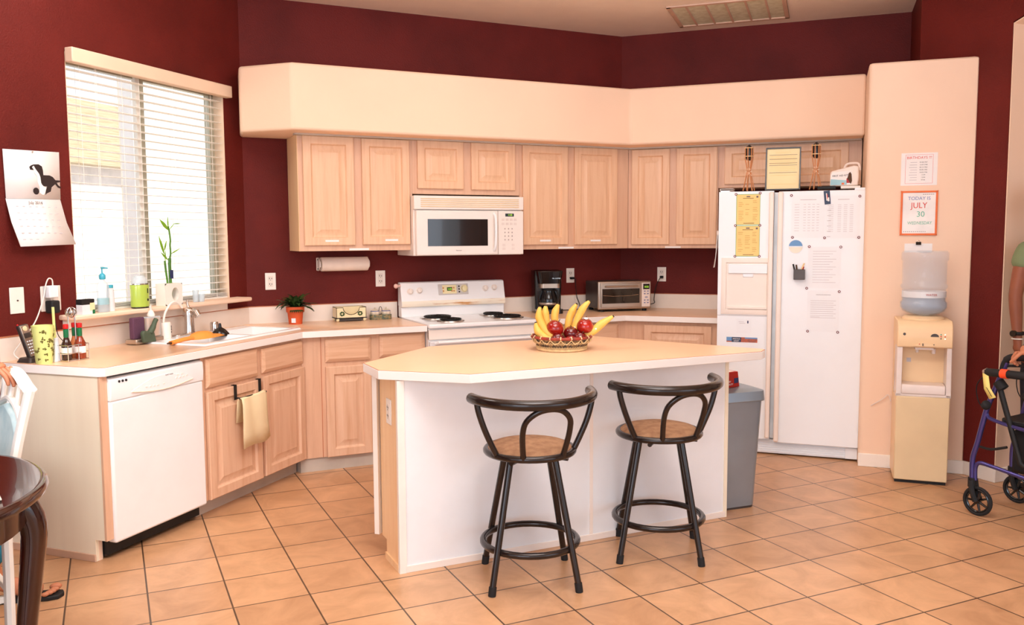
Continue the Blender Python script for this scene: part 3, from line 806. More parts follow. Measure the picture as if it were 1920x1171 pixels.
obj('card', M().at(Matrix.Rotation(-.10, 4, 'Y')).box(-.019, .019, -.002, 0, -.044, .044), 'photo_navy', c)
obj('figure', M().at(Matrix.Rotation(-.10, 4, 'Y')).box(-.006, .000, -.003, -.002, -.02, .028).box(.001, .012, -.003, -.002, -.025, .0), 'dog_white', c)
obj('figure_accent', M().at(Matrix.Rotation(-.10, 4, 'Y')).box(-.001, .003, -.0033, -.002, -.01, .022), 'ink_red', c)
c = fthing('round_magnet', 'round blue and yellow glossy sticker near the fridge handle', 'magnet', 'R', -.155, FD, 1.421)
obj('disc', M().at(Matrix.Rotation(PI / 2, 4, 'X')).lathe([(.046, 0), (.046, .002), (0, .002)], 32), 'sticker', c)
m = M(); m.prism_y([(.043 * math.cos(a), .043 * math.sin(a)) for a in [math.radians(t) for t in range(5, 176, 10)]], -.0028, -.0018)
obj('blue_half', m, 'sky_print', c)
m = M(); m.prism_y([(.043 * math.cos(a), .043 * math.sin(a)) for a in [math.radians(t) for t in range(185, 356, 10)]], -.0028, -.0018)
obj('yellow_half', m, 'placemat', c)
c = fthing('pen_cup', 'small grey magnetic pen cup holding markers on the fridge door', 'pen holder', 'R', -.128, FD + .002, 1.204)
obj('cup', M().prism([(-.036, -.04), (.036, -.04), (.032, 0), (-.032, 0)], 0, .068).box(-.0, .0, 0, 0, 0, 0), 'steel_dark', c, bevel=.003)
for nm, mt_, p, q, lb in (('marker', 'black_matte', (-.022, -.02, .03), (-.040, -.022, .102), 'black marker leaning left in the pen cup'), ('marker', 'stem_brown', (-.012, -.02, .03), (-.020, -.022, .098), 'brown marker in the pen cup'), ('marker', 'box_red', (.012, -.02, .03), (.026, -.022, .086), 'red marker in the pen cup'), ('pen', 'straw', (-.002, -.02, .03), (.030, -.024, .108), 'pale wooden pencil leaning right in the pen cup')):
    o = M().tube([p, q], .0052, 8)
    solo(nm, o, mt_, lb, 'pen', P('R', -.128, FD + .002, 1.204), RZ['R'])
# cloth hanging behind fridge's left side
c = fthing('oven_mitt', 'white cloth hanging from a hook on the left side of the fridge', 'cloth', 'R', -.670, .80, 1.28)
m = M().add([(-.0, 0, .22), (-.006, -.05, .22), (-.012, -.05, .1), (-.02, -.06, .0), (-.032, -.02, -.005), (-.034, .03, .0), (-.02, .04, .1), (0, .04, .22)], [(0, 1, 2, 6, 7), (2, 3, 4, 5, 6)])
o = obj('cloth', m, 'paper', c); q = o.modifiers.new('t', 'SOLIDIFY'); q.thickness = .004
obj('hook', M().box(-.012, .0, -.02, .0, .22, .25), 'fridge_trim', c, bevel=.003)

# on top of the fridge
FT = 1.80
def torch(a, lb):
    c = fthing('tabletop_torch', lb, 'torch', 'R', a, .80, FT, 'bamboo tabletop torches on the fridge')
    m = M()
    for k in range(7):
        t = 2 * PI * k / 7; r0, r1, r2 = .040, .011, .027
        m.tube([(r0 * math.cos(t), r0 * math.sin(t) * .8, 0), (r1 * math.cos(t), r1 * math.sin(t), .135), (r2 * math.cos(t), r2 * math.sin(t), .215), (r2 * math.cos(t), r2 * math.sin(t), .295)], .0034, 6)
    obj('bamboo_sticks', m, 'torch_wood', c)
    obj('canister', M().lathe([(.012, .205), (.021, .218), (.023, .235), (.023, .29), (.015, .302), (.008, .305), (.007, .312), (0, .313)], 20), 'torch_black', c)
    m = M()
    for z in (.232, .288): m.tube(arc((0, 0, z), .0275, 0, 345, 20), .003, 6, closed=True)
    obj('cane_hoops', m, 'straw', c)
    m = M().ball((0, 0, .145), .013, 10, (1.1, 1.1, 1)).ball((0, -.004, .118), .011, 10)
    for dx, dz in ((-.022, .13), (.024, .132), (-.02, .095), (.02, .10)): m.tube([(0, -.004, .125), (dx, -.006, dz)], [.004, .002], 6)
    obj('raffia_knot', m, 'beads', c)
torch(-.475, 'bamboo tabletop torch standing left of the framed certificate on the fridge')
torch(-.044, 'bamboo tabletop torch standing right of the framed certificate on the fridge')
c = fthing('framed_certificate', 'yellow lined certificate in a thin black frame on top of the fridge', 'picture frame', 'R', -.253, .79, FT)
c.rotation_euler = (math.radians(-6), 0, RZ['R'])
obj('frame', M().box(-.114, -.105, -.012, .006, 0, .288).box(.105, .114, -.012, .006, 0, .288).box(-.105, .105, -.012, .006, 0, .008).box(-.105, .105, -.012, .006, .279, .288).box(-.105, .105, 0, .004, .008, .279), 'torch_black', c, bevel=.001)
obj('sheet', M().box(-.105, .105, -.004, 0, .008, .279), 'paper_cert', c)
lines(c, [(-.09, .09, z) for z in (.238, .21, .182, .168, .118)], 'ink_grey', 'ruled_lines', -.0052, .0025)
lines(c, [(-.05, .05, .255)] + [(-.085, .08, .228 - i * .012) for i in range(9)] + [(-.085, .085, .1), (-.085, .085, .04)], 'paper_yellow', 'fine_print', -.0050, .002)
obj('back_stand', M().box(-.04, .04, 0, .004, 0, .16).at(Matrix()), 'torch_black', c)
c = fthing('first_aid_kit', 'white plastic first aid kit case with handle on top of the fridge', 'first aid kit', 'R', .135, .79, FT + .018)
c.rotation_euler = (0, 0, RZ['R'] - .12)
bd = M().prism_y([(-.088, 0), (.086, 0), (.093, .05), (.09, .125), (.06, .13), (-.075, .098), (-.085, .085)], -.03, .03)
bd = obj('case', bd, 'kit_white', c, bevel=.008, seg=3)
obj('handle', M().tube(spline([(.0, 0, .112), (.008, 0, .135), (.03, 0, .146), (.075, 0, .146), (.09, 0, .135), (.096, 0, .10)], 5), .0075, 8), 'kit_white', bd)
obj('printed_panel', M().prism_y([(-.082, .006), (.05, .006), (.055, .10), (-.07, .088), (-.08, .07)], -.0308, -.030), 'paper', bd)
obj('blue_fade', M().prism_y([(-.082, .006), (.02, .006), (.02, .035), (-.08, .045)], -.0315, -.0308), 'kit_blue', bd)
text('lettering', 'FIRST AID KIT', .016, 'ink_black', bd, (-.022, -.0316, .066), ry=-.05)
obj('people_print', M().at(Matrix.Translation((.032, -.0312, .03))).box(-.014, .012, -.0008, 0, -.012, .018), 'box_red', bd)
obj('hair_print', M().prism_y([(.022, .048), (.045, .01), (.052, .03), (.048, .075), (.04, .088), (.03, .08), (.026, .06)], -.0325, -.031), 'stem_brown', bd)
obj('orange_seal', M().box(-.012, .004, -.0322, -.031, .008, .02), 'orange_frame', bd)
solo('flat_case', M().box(-.06, .055, -.05, .05, 0, .017), 'black_matte', 'flat dark box lying under the left end of the first aid kit', 'box', P('R', .03, .79, FT), RZ['R'], bevel=.003)
solo('leaflet_box', M().box(-.05, .07, -.05, .05, 0, .016), 'trim_white', 'flat white box supporting the right end of the first aid kit', 'box', P('R', .165, .79, FT), RZ['R'], bevel=.002)
c = fthing('folded_booklet', 'folded cream booklet lying at the left front of the fridge top', 'booklet', 'R', -.615, .80, FT)
obj('cover', M().box(-.045, .045, -.05, .05, 0, .003).box(-.045, .045, -.05, .05, .012, .015).box(-.045, -.042, -.05, .05, 0, .015), 'fridge_trim', c)

# ---- pillar notices
c, w, h = paper('birthday_poster', 'white birthdays list poster taped on the cream pillar', 'poster', 'R', .462, .668, 1.800, 2.000, PD, 'paper')
m = M(); fw = .0012
for x0, x1, z0, z1 in ((-.078, .078, .088, .088 + fw), (-.078, .078, -.088, -.088 + fw), (-.078, -.078 + fw, -.088, .088), (.078 - fw, .078, -.088, .088)): m.box(x0, x1, -.0014, -.0008, z0, z1)
obj('border', m, 'ink_red', c)
text('lettering', 'BIRTHDAYS !!!', .0225, 'ink_red', c, (0, -.0012, .070))
for i, (a, s) in enumerate(((.05, '04-28-1967'), (.06, '12-07-1948'), (.045, '02-12-1964'), (.05, '05-05-1955'), (.06, '10-02-1946'), (.03, '11-09'), (.035, '12-04'), (.055, '07-06'))):
    z = .042 - i * .0155
    lines(c, [(-.05 - .004 * (i % 3), -.012, z)], 'ink_faint', 'name_line', -.0012, .003); text('dates', s, .0095, 'ink_black', c, (.024, -.0012, z))
c, w, h = paper('whiteboard', 'orange-framed whiteboard reading today is July below the birthday poster', 'whiteboard', 'R', .467, .676, 1.492, 1.766, PD, 'whiteboard', t=.006)
m = M(); f_ = .011
m.box(-w, w, -.012, 0, h - f_, h).box(-w, w, -.012, 0, -h, -h + f_).box(-w, -w + f_, -.012, 0, -h, h).box(w - f_, w, -.012, 0, -h, h)
obj('frame', m, 'orange_frame', c, bevel=.002)
text('lettering', 'TODAY IS', .029, 'ink_blue', c, (0, -.0066, .090)); text('lettering', 'JULY', .050, 'ink_red', c, (.0, -.0066, .046), sx=.9)
text('lettering', '30', .048, 'ink_green', c, (.01, -.0066, -.008)); text('lettering', 'WEDNESDAY', .027, 'ink_green', c, (.006, -.0066, -.062), sx=.85)
lines(c, [(.02 + i * .011, .028 + i * .011, .115) for i in range(6)] + [(-.085 + i * .011, -.079 + i * .011, -.115) for i in range(12)], 'ink_grey', 'small_print', -.0066, .003)
c, w, h = paper('clipped_paper', 'white paper strip hanging below the whiteboard behind the water bottle', 'paper', 'R', .497, .655, 1.385, 1.440, PD, 'paper')
c = fthing('binder_clip', 'black binder clip holding the paper strip on the pillar', 'clip', 'R', .576, PD, 1.432)
obj('jaw', M().prism_x([(0, 0), (-.012, .0), (-.004, .018), (0, .018)], -.015, .015), 'black_gloss', c)
obj('wire', M().tube(arc((0, -.002, .02), .008, -30, 210, 12, 'xz'), .0012, 6), 'chrome', c)

# ---- water cooler
c = fthing('water_cooler', 'cream floor-standing water cooler in front of the pillar', 'water cooler', 'R', .600, 1.17, 0)
obj('base', M().box(-.140, .140, -.15, .15, 0, .02), 'black_rubber', c)
obj('cabinet', M().box(-.148, .148, -.13, .155, .015, .55).box(-.148, .148, .0, .155, .55, .83), 'cooler_cream', c, bevel=.006)
obj('door', M().box(-.146, .146, -.158, -.131, .018, .528), 'cooler_door', c, bevel=.005)
m = M().box(-.148, -.118, -.150, .0, .53, .835).box(.122, .148, -.150, .0, .53, .835).box(-.148, .148, -.150, .0, .53, .545)
obj('alcove_frame', m, 'cooler_white', c, bevel=.003)
obj('alcove_back', M().box(-.118, .122, -.02, .0, .545, .83), 'cooler_cream', c)
obj('drip_tray', M().prism_x([(-.02, .545), (-.156, .545), (-.160, .585), (-.150, .600), (-.02, .600)], -.118, .120), 'cooler_white', c, bevel=.004)
hd = obj('head', M().prism_x([(.155, .825), (-.157, .825), (-.163, .84), (-.160, .93), (-.148, .965), (-.12, .985), (.155, .985)], -.150, .150), 'cooler_cream', c, bevel=.006)
obj('lever_plate', M().at(Matrix.Translation((0, -.162, .835))).prism_y([(-.06 + .12 * t / 12, .022 * math.sin(PI * t / 12)) for t in range(13)], -.006, .004), 'cooler_cream', hd)
obj('hot_mark', M().ball((-.03, -.169, .848), .003, 8), 'ink_red', hd); obj('hot_lever', M().box(-.014, -.009, -.176, -.166, .838, .852), 'steel_dark', hd); obj('cold_mark', M().ball((.048, -.169, .846), .003, 8), 'steel_dark', hd)
obj('badge', M().at(Matrix.Translation((-.112, -.161, .905)) @ Matrix.Rotation(PI / 2, 4, 'X')).lathe([(.008, 0), (.008, .002), (0, .002)], 14), 'steel_dark', hd)
obj('display', M().at(Matrix.Translation((.052, -.1605, .893))).prism_y([(.022 * math.cos(math.radians(t)), .018 * math.sin(math.radians(t))) for t in range(0, 181, 15)], -.003, 0), 'steel_dark', hd)
for dx, dz, mt_ in ((.085, .012, 'ink_green'), (.085, 0, 'ink_red'), (.085, -.012, 'steel_dark'), (.107, .012, 'led_white'), (.107, 0, 'ink_red'), (.107, -.014, 'led_white')):
    obj('indicator_light', M().ball((dx, -.163, .895 + dz), .0035, 8), mt_, hd)
tp_ = obj('tap', M().box(-.05, .05, -.14, -.03, .812, .830).tube([(-.035, -.10, .815), (-.035, -.10, .79)], .009, 10).tube([(.055, -.10, .815), (.055, -.10, .785)], .012, 10), 'cooler_white', hd)
obj('warning_sticker', M().box(-.085, -.06, -.0212, -.0205, .72, .745), 'ink_faint', c)
obj('bottle_collar', M().lathe([(.118, .98), (.118, .992), (.102, 1.005), (.05, 1.008)], 32), 'cooler_cream', c)
b = fthing('water_bottle', 'large clear blue five gallon water bottle upside down on the cooler', 'bottle', 'R', .600, 1.17, 1.0)
pr_ = [(.03, .0), (.05, .008), (.088, .016), (.118, .034), (.131, .055), (.131, .085), (.126, .092), (.122, .10), (.122, .165), (.128, .172), (.131, .18), (.131, .190), (.124, .200), (.124, .335), (.131, .345), (.131, .385), (.122, .397), (.05, .397), (.03, .385), (0, .38)]
sh = obj('shell', M().lathe(pr_, 40), 'water_jug', b)
obj('water', M().lathe([(0, .006), (.05, .012), (.086, .021), (.114, .037), (.127, .057), (.127, .085), (.118, .10), (.118, .145), (0, .145)], 40), 'water', b)
obj('label_band', M().lathe([(.1235, .118), (.1235, .155)], 40).at(Matrix()), 'sticker', b)
text('lettering', 'WATER', .018, 'box_red', b, (.03, -.1245, .137))
obj('neck_cap', M().lathe([(.028, -.02), (.034, .012)], 20), 'cooler_white', b)

# power cord at cooler left: white cable on the pillar
solo('power_cord', M().tube(spline([(-.27, .162, .40), (-.20, .160, .45), (-.172, .158, .478), (-.160, .15, .462), (-.155, .14, .44)], 5), .003, 6), 'cooler_white', 'thin white cord reaching the left side of the water cooler', 'cord', P('R', .600, 1.17, 0), RZ['R'])

# ---- ceiling vent
vc = P2('R', 0, 0)
c = thing('ceiling_vent', 'rectangular return air vent with dusty filter panels in the ceiling', 'vent', (1.85, 2.785, CZ), -PI / 4)
m = M(); L_, W_ = .80, .62
m.box(-L_ / 2, L_ / 2, -W_ / 2, -W_ / 2 + .03, -.012, 0).box(-L_ / 2, L_ / 2, W_ / 2 - .03, W_ / 2, -.012, 0).box(-L_ / 2, -L_ / 2 + .03, -W_ / 2, W_ / 2, -.012, 0).box(L_ / 2 - .03, L_ / 2, -W_ / 2, W_ / 2, -.012, 0)
obj('frame', m, 'vent_frame', c, bevel=.002)
obj('filter', M().box(-L_ / 2 + .02, L_ / 2 - .02, -W_ / 2 + .02, W_ / 2 - .02, -.003, -.001), 'vent_filter', c)
for i in range(5):
    x = -L_ / 2 + L_ / 6 * (i + 1); obj('divider', M().box(x - .007, x + .007, -W_ / 2 + .03, W_ / 2 - .03, -.011, -.003), 'vent_frame', c)

# ================================================================== ISLAND
c = thing('kitchen_island', 'white-panelled kitchen island cabinet under the peach top', 'island', (-.22, 1.57, 0))
X = lambda a: a + .22
Y = lambda y: y - 1.57
ib = [(-1.135, 1.300), (.662, 1.300), (.662, 1.56), (.28, 1.95), (-.745, 1.95), (-1.135, 1.57)]
it = [(-1.135, 1.300), (.662, 1.300), (.662, 1.50), (.25, 1.89), (-.72, 1.89), (-1.135, 1.50)]
obj('body', M().prism([(X(x), Y(y)) for x, y in ib], .09, .870).prism([(X(x), Y(y)) for x, y in it], 0, .09), 'oak_side', c)
obj('back_panel', M().box(X(-1.112), X(.665), Y(1.288), Y(1.300), .03, .870), 'island_white', c)
obj('corner_trim', M().box(X(-1.141), X(-1.108), Y(1.282), Y(1.304), 0, .870), 'trim_white', c)
obj('corner_trim', M().box(X(.655), X(.675), Y(1.282), Y(1.304), 0, .870), 'panel_cream', c)
obj('seam_trim', M().box(X(-.165), X(-.148), Y(1.284), Y(1.290), .03, .870), 'fridge_trim', c)
obj('base_trim', M().box(X(-1.112), X(.665), Y(1.281), Y(1.290), 0, .032), 'fridge_trim', c, bevel=.002)
obj('side_base_trim', M().box(X(-1.143), X(-1.135), Y(1.304), Y(1.50), 0, .032), 'oak_side', c)
def idoor(p, q, z0, z1, rg, mt_, nm):
    p, q = Vector(p), Vector(q); d = (q - p).normalized(); an = math.atan2(d.y, d.x)
    m = M().at(Matrix.Translation((X(p.x), Y(p.y), 0)) @ Matrix.Rotation(an, 4, 'Z')).rings(0, (q - p).length, z0, z1, rg)
    obj(nm, m, mt_, c, sharp=20)
def off(p, q, a, b): p, q = Vector(p), Vector(q); d = (q - p).normalized(); return p + d * a, p + d * b
for p, q, cuts in (((-.745, 1.95), (-1.135, 1.57), ((.04, .50),)), ((.28, 1.95), (-.745, 1.95), ((.03, .33), (.36, .66), (.69, .99))), ((.662, 1.56), (.28, 1.95), ((.04, .50),))):
    for a, b in cuts:
        u, v = off(p, q, a, b); idoor(u, v, .10, .68, DOOR, 'oak_lo', 'door'); idoor(u, v, .71, .85, DRAW, 'oak_x', 'drawer')
obj('front_stile', M().at(Matrix.Translation((X(-1.145), Y(1.575), 0)) @ Matrix.Rotation(PI / 4, 4, 'Z')).box(-.012, .035, -.002, .022, .095, .870), 'trim_white', c)
def outlet(label, loc, rz, kind='duplex', group='white wall outlets'):
    o = thing('wall_outlet', label, 'outlet', loc, rz)
    obj('plate', M().box(-.036, .036, -.005, 0, -.058, .058), 'trim_white', o, bevel=.003)
    f = obj('receptacle', M().box(-.017, .017, -.0075, -.004, -.036, .036), 'outlet_face', o, bevel=.002)
    m = M()
    for z in (.019, -.019): m.box(-.009, -.0055, -.0083, -.007, z - .004, z + .007).box(.0055, .009, -.0083, -.007, z - .004, z + .005).box(-.002, .002, -.0083, -.007, z - .012, z - .008)
    obj('slots', m, 'ink_black', f)
    return o
outlet('white outlet plate on the left end of the island', (-1.135, 1.42, .71), -PI / 2)
isl = [(-1.206, 1.350), (-.895, 1.058), (.690, 1.062), (.760, 1.110), (.775, 1.15), (.70, 1.62), (.50, 2.02), (.42, 2.055), (-.720, 2.04), (-1.206, 1.600)]
isl = [(-1.206, 1.345), (-.885, 1.060), (.700, 1.062), (.770, 1.115), (.775, 1.145), (.30, 2.040), (-.726, 2.035), (-1.206, 1.593)]
worktop('island_worktop', 'peach laminate island top with clipped corners and white edge', isl, None, .873, .914)

# ================================================================== STOOLS
def ring_pts(r, z, n=36, a0=0, a1=360): return [(r * math.cos(math.radians(a0 + (a1 - a0) * i / n)), r * math.sin(math.radians(a0 + (a1 - a0) * i / n)), z) for i in range(n)]
def make_stool():
    c = thing('bar_stool', 'x', 'bar stool', (0, 0, 0), 0, 'metal bar stools at the island')
    se = obj('seat', M().lathe([(0, .560), (.17, .562), (.182, .575), (.182, .588), (.165, .600), (.12, .611), (.05, .617), (0, .618)], 40), 'seat_fabric', c)
    m = M().tube(ring_pts(.190, .575), .0150, 10, closed=True)
    obj('seat_ring', m, 'bronze', c)
    m = M()
    for a in (45, 135): ca, sa = math.cos(math.radians(a)), math.sin(math.radians(a)); m.tube([(-.18 * ca, -.18 * sa, .553), (.18 * ca, .18 * sa, .553)], .011, 8)
    m.lathe([(.05, .53), (.05, .56)], 20)
    obj('seat_support', m, 'bronze', c)
    pol = lambda a, r, z: (r * math.sin(math.radians(a)), -r * math.cos(math.radians(a)), z)
    bk = obj('back_rail', M().tube([pol(-84 + 168 * i / 30, .272, .818 + .004 * (abs(i - 15) / 15) ** 2) for i in range(31)], .0225, 12), 'bronze', c)
    for s in (-1, 1):
        obj('back_post', M().tube(spline([pol(s * 66, .190, .578), pol(s * 68, .215, .63), pol(s * 70, .245, .70), pol(s * 72, .266, .77), pol(s * 73, .272, .812)], 5), .0135, 10), 'bronze', c)
    a = [pol(-27, .192, .578), pol(-27, .215, .64), pol(-26, .235, .70), pol(-22, .252, .75), pol(-12, .262, .788), pol(0, .265, .800), pol(12, .262, .788), pol(22, .252, .75), pol(26, .235, .70), pol(27, .215, .64), pol(27, .192, .578)]
    obj('back_loop', M().tube(spline(a, 4), .0125, 10), 'bronze', c)
    return c
LEGS = []
def stool_base(c, rot):
    for k in range(4):
        a = math.radians(rot + 45 + 90 * k)
        p = (.135 * math.cos(a), .135 * math.sin(a), .553); q = (.262 * math.cos(a), .262 * math.sin(a), .012)
        l = obj('leg', M().tube([p, q], [.0150, .0140], 10), 'bronze', c)
        obj('leg_tip', M().tube([tuple(Vector(q) + (Vector(p) - Vector(q)) * .05), (q[0], q[1], 0.0)], .0165, 10), 'black_rubber', l)
    obj('foot_ring', M().tube(ring_pts(.207, .172), .0150, 10, closed=True), 'bronze', c)
for loc, th, rot, lb in (((-.632, 1.002, 0), -7, -18.8, 'dark metal bar stool with tan round seat, left of the two at the island'), ((.062, 1.030, 0), -3, -31, 'dark metal bar stool with tan round seat, right one nearer the trash can')):
    c = make_stool(); c.location = loc; c.rotation_euler = (0, 0, math.radians(th)); c['label'] = lb
    stool_base(c, rot - th)

# ================================================================== TRASH CAN + BOX
c = thing('trash_can', 'grey metallic step trash can beside the right end of the island', 'trash can', (.825, 1.49, 0), math.radians(-4))
def rrect(w, d, r, n=5):
    o = []
    for cx, cy, a0 in ((w - r, d - r, 0), (-w + r, d - r, 90), (-w + r, -d + r, 180), (w - r, -d + r, 270)):
        for i in range(n + 1): a = math.radians(a0 + 90 * i / n); o.append((cx + r * math.cos(a), cy + r * math.sin(a)))
    return o
obj('body', M().prism(rrect(.115, .13, .035), .012, .60, rrect(.137, .165, .04)), 'bin_grey', c)
obj('base', M().prism(rrect(.113, .128, .035), 0, .014), 'steel_dark', c)
obj('lid', M().prism(rrect(.150, .178, .045), .60, .655, rrect(.146, .172, .045)).prism(rrect(.146, .172, .045), .655, .668, rrect(.11, .13, .04)), 'bin_grey', c, bevel=.006)
c = thing('snack_box', 'small red cardboard box standing on the trash can lid', 'box', (.775, 1.45, .669), math.radians(12))
obj('carton', M().prism([(-.07, -.05), (.075, -.05), (.075, .05), (-.07, .05)], 0, .085, [(-.07, -.05), (.06, -.05), (.06, .05), (-.07, .05)]), 'box_red', c, bevel=.002)
obj('top_label', M().box(-.06, .045, -.035, .035, .085, .0858), 'fridge_trim', c)
obj('blue_badge', M().box(.028, .064, -.0512, -.050, .022, .05), 'navy', c)
text('lettering', 'QUALITY', .014, 'paper', c, (-.01, -.0512, .018)); text('lettering', 'FRESH', .014, 'paper', c, (-.02, -.0512, .034))

# ================================================================== FRUIT BASKET
BX, BY = -.152, 1.60
c = thing('fruit_basket', 'woven coiled basket with red rim on the island', 'basket', (BX, BY, .914))
obj('foot', M().lathe([(.122, 0), (.130, .003), (.132, .012), (.126, .016)], 40), 'straw', c)
obj('bowl', M().lathe([(.0, .008), (.118, .010), (.128, .016), (.140, .045), (.152, .068), (.150, .068), (.136, .045), (.120, .02), (0, .014)], 40), 'basket_dark', c)
obj('rim', M().tube(ring_pts(.154, .070, 40), .0075, 8, closed=True), 'basket_red', c)
m = M()
for k in range(18):
    a = 2 * PI * k / 18; A = lambda da, r, z: (r * math.cos(a + da), r * math.sin(a + da), z)
    m.tube([A(0, .148, .061), A(0, .163, .070), A(0, .153, .080)], .0032, 5)
    m.tube(spline([A(0, .156, .063), A(.08, .150, .050), A(.17, .146, .042), A(.27, .150, .050), A(.349, .156, .063)], 3), .0022, 5)
obj('lacing', m, 'straw', c)
m = M()
for zz, rr in ((.040, .1415), (.046, .1440), (.022, .1325), (.017, .1305)):
    pts = [((rr + .0015 * math.sin(i * PI / 1)) * math.cos(2 * PI * i / 120), rr * math.sin(2 * PI * i / 120), zz + (.0022 if i % 2 else -.0022)) for i in range(120)]
    m.tube(pts, .0016, 4, closed=True)
obj('straw_weave', m, 'straw', c)
def apple(x, y, z, r, rx, rz, mt_, lb, st=False):
    c = thing('apple', lb, 'apple', (x, y, z), 0, 'red apples in the island basket'); c.rotation_euler = (rx, 0, rz)
    pf = []
    for i in range(17):
        t = PI * i / 16; rr = r * math.sin(t) * (1 + .10 * math.cos(t)); zz = -r * .93 * math.cos(t)
        if i > 13: zz -= r * .11 * (i - 13)
        if i < 3: zz += r * .06 * (3 - i)
        pf.append((max(rr, 0), zz))
    bod = obj('flesh', M().lathe(pf, 24), mt_, c, sharp=80)
    obj('stem', M().tube([(0, 0, r * .5), (.003, 0, r * .85), (.006, 0, r * 1.12)], .0018, 6), 'stem_brown', c)
    if st: obj('sticker', M().at(Matrix.Rotation(st[0], 4, 'Z') @ Matrix.Rotation(st[1], 4, 'X') @ Matrix.Translation((0, 0, r * .985))).lathe([(.010, 0), (.010, .0012), (0, .0018)], 14), 'sticker', c)
# camera-right vector in plan
cr2 = Vector((.906, -.423)); cf2 = Vector((.423, .906))
def bp(u, w, z): v = Vector((BX, BY)) + cr2 * u + cf2 * w; return v.x, v.y, z
apple(*bp(-.035, -.035, 1.030), .045, .5, 1, 'apple_bright', 'bright red apple at the upper left of the basket pile')
apple(*bp(.118, -.02, 1.038), .044, .1, 0, 'apple_bright', 'red apple with its stem up at the upper right of the pile', (-.3, .35))
apple(*bp(-.024, -.066, .972), .038, .3, 2, 'apple', 'dark red apple at the lower left above the basket rim')
apple(*bp(.045, -.03, 1.002), .038, -.3, 3, 'apple', 'dark red apple in the middle of the pile')
apple(*bp(.092, -.058, .978), .037, .4, 1, 'apple', 'dark red apple with a white sticker at the right above the rim', (.5, 1.15))
apple(*bp(.040, -.080, .966), .033, .2, 4, 'apple_bright', 'red apple half sunk behind the front basket rim')
def banana(pts, lb, r=.0205, tip=True, stk=None):
    c = thing('banana', lb, 'banana', pts[0], 0, 'bananas in the island basket')
    q = spline([Vector(p) - Vector(pts[0]) for p in pts], 6); n = len(q)
    rs = [r * (.55 + .45 * min(1, i / 4)) * (1 if i < n * .72 else max(.28, 1 - (i - n * .72) / (n * .28) * .72)) for i in range(n)]
    obj('peel', M().tube(q, rs, 7), 'banana', c, sharp=80)
    obj('tip', M().tube([q[-1], q[-1] + (q[-1] - q[-2]).normalized() * .006], rs[-1] * .8, 7), 'banana_tip', c)
    if stk:
        i = stk; d = Vector((-.42, -.9, .1)) * rs[i]
        obj('sticker', M().ball(tuple(q[i] + d * .72), .009, 10, (1, .6, .6)), 'sticker', c)
banana([bp(.0, -.06, .965), bp(-.05, -.055, .968), bp(-.095, -.05, .985), bp(-.125, -.045, 1.015), bp(-.135, -.04, 1.055)], 'shortest banana lying at the far left of the basket')
banana([bp(-.01, -.05, .975), bp(-.06, -.045, .99), bp(-.095, -.035, 1.03), bp(-.118, -.025, 1.085), bp(-.113, -.02, 1.135)], 'tall banana with rounded top, second from the left in the basket')
banana([bp(-.02, .0, .97), bp(-.06, .005, 1.01), bp(-.08, .01, 1.06), bp(-.085, .01, 1.105), bp(-.082, .01, 1.138)], 'banana standing behind the tall left banana')
banana([bp(-.005, .02, .97), bp(-.025, .03, 1.02), bp(-.035, .03, 1.07), bp(-.030, .03, 1.11), bp(-.015, .03, 1.145)], 'banana standing behind the upper left apple')
banana([bp(.03, .03, .97), bp(.035, .03, 1.02), bp(.042, .03, 1.07), bp(.058, .03, 1.11), bp(.078, .03, 1.145)], 'banana with a dark tip standing in the middle of the basket')
banana([bp(.055, -.01, .97), bp(.066, -.01, 1.02), bp(.082, -.01, 1.07), bp(.108, -.01, 1.125), bp(.142, -.01, 1.163)], 'tallest banana leaning right in the middle of the basket', .020, True, 7)
banana([bp(.05, -.02, .965), bp(.10, -.02, .985), bp(.16, -.02, 1.010), bp(.205, -.02, 1.048), bp(.262, -.02, 1.085)], 'banana sticking out over the right rim of the basket', .021, True, 14)

# ================================================================== BACK COUNTER ITEMS
# coffee maker
c = fthing('coffee_maker', 'black drip coffee maker with glass carafe beside the range', 'coffee maker', 'B', .775, .17, .914)
c.rotation_euler = (0, 0, math.radians(-14))
obj('base', M().prism(rrect(.10, .115, .03), 0, .035), 'black_gloss', c, bevel=.004)
obj('water_tank', M().prism(rrect(.10, .070, .02), .0, .325, rrect(.108, .075, .02)).at(Matrix()), 'black_gloss', c, bevel=.004).location = (0, .045, 0)
hd = obj('brew_head', M().at(Matrix.Translation((0, -.015, 0))).prism(rrect(.082, .09, .03), .225, .325, rrect(.100, .10, .035)), 'black_gloss', c, bevel=.006)
obj('steel_band', M().at(Matrix.Translation((0, -.02, 0))).prism(rrect(.078, .085, .03), .195, .228), 'steel', c)
text('lettering', 'MR. COFFEE', .012, 'chrome', hd, (.04, -.118, .268))
ca = obj('carafe', M().lathe([(.055, .036), (.068, .05), (.073, .085), (.068, .125), (.05, .165), (.052, .178), (.0, .18)], 28, (0, -.03, 0)), 'black_gloss', c)
obj('carafe_band', M().lathe([(.0735, .068), (.0745, .072), (.0745, .080), (.0735, .084)], 28, (0, -.03, 0)), 'steel', ca)
obj('carafe_lid', M().lathe([(.054, .176), (.054, .188), (.03, .196), (0, .196)], 24, (0, -.03, 0)), 'black_matte', ca)
obj('carafe_handle', M().tube(spline([(.03, -.075, .18), (.045, -.12, .175), (.05, -.13, .13), (.045, -.11, .08)], 5), .008, 8), 'black_matte', ca)

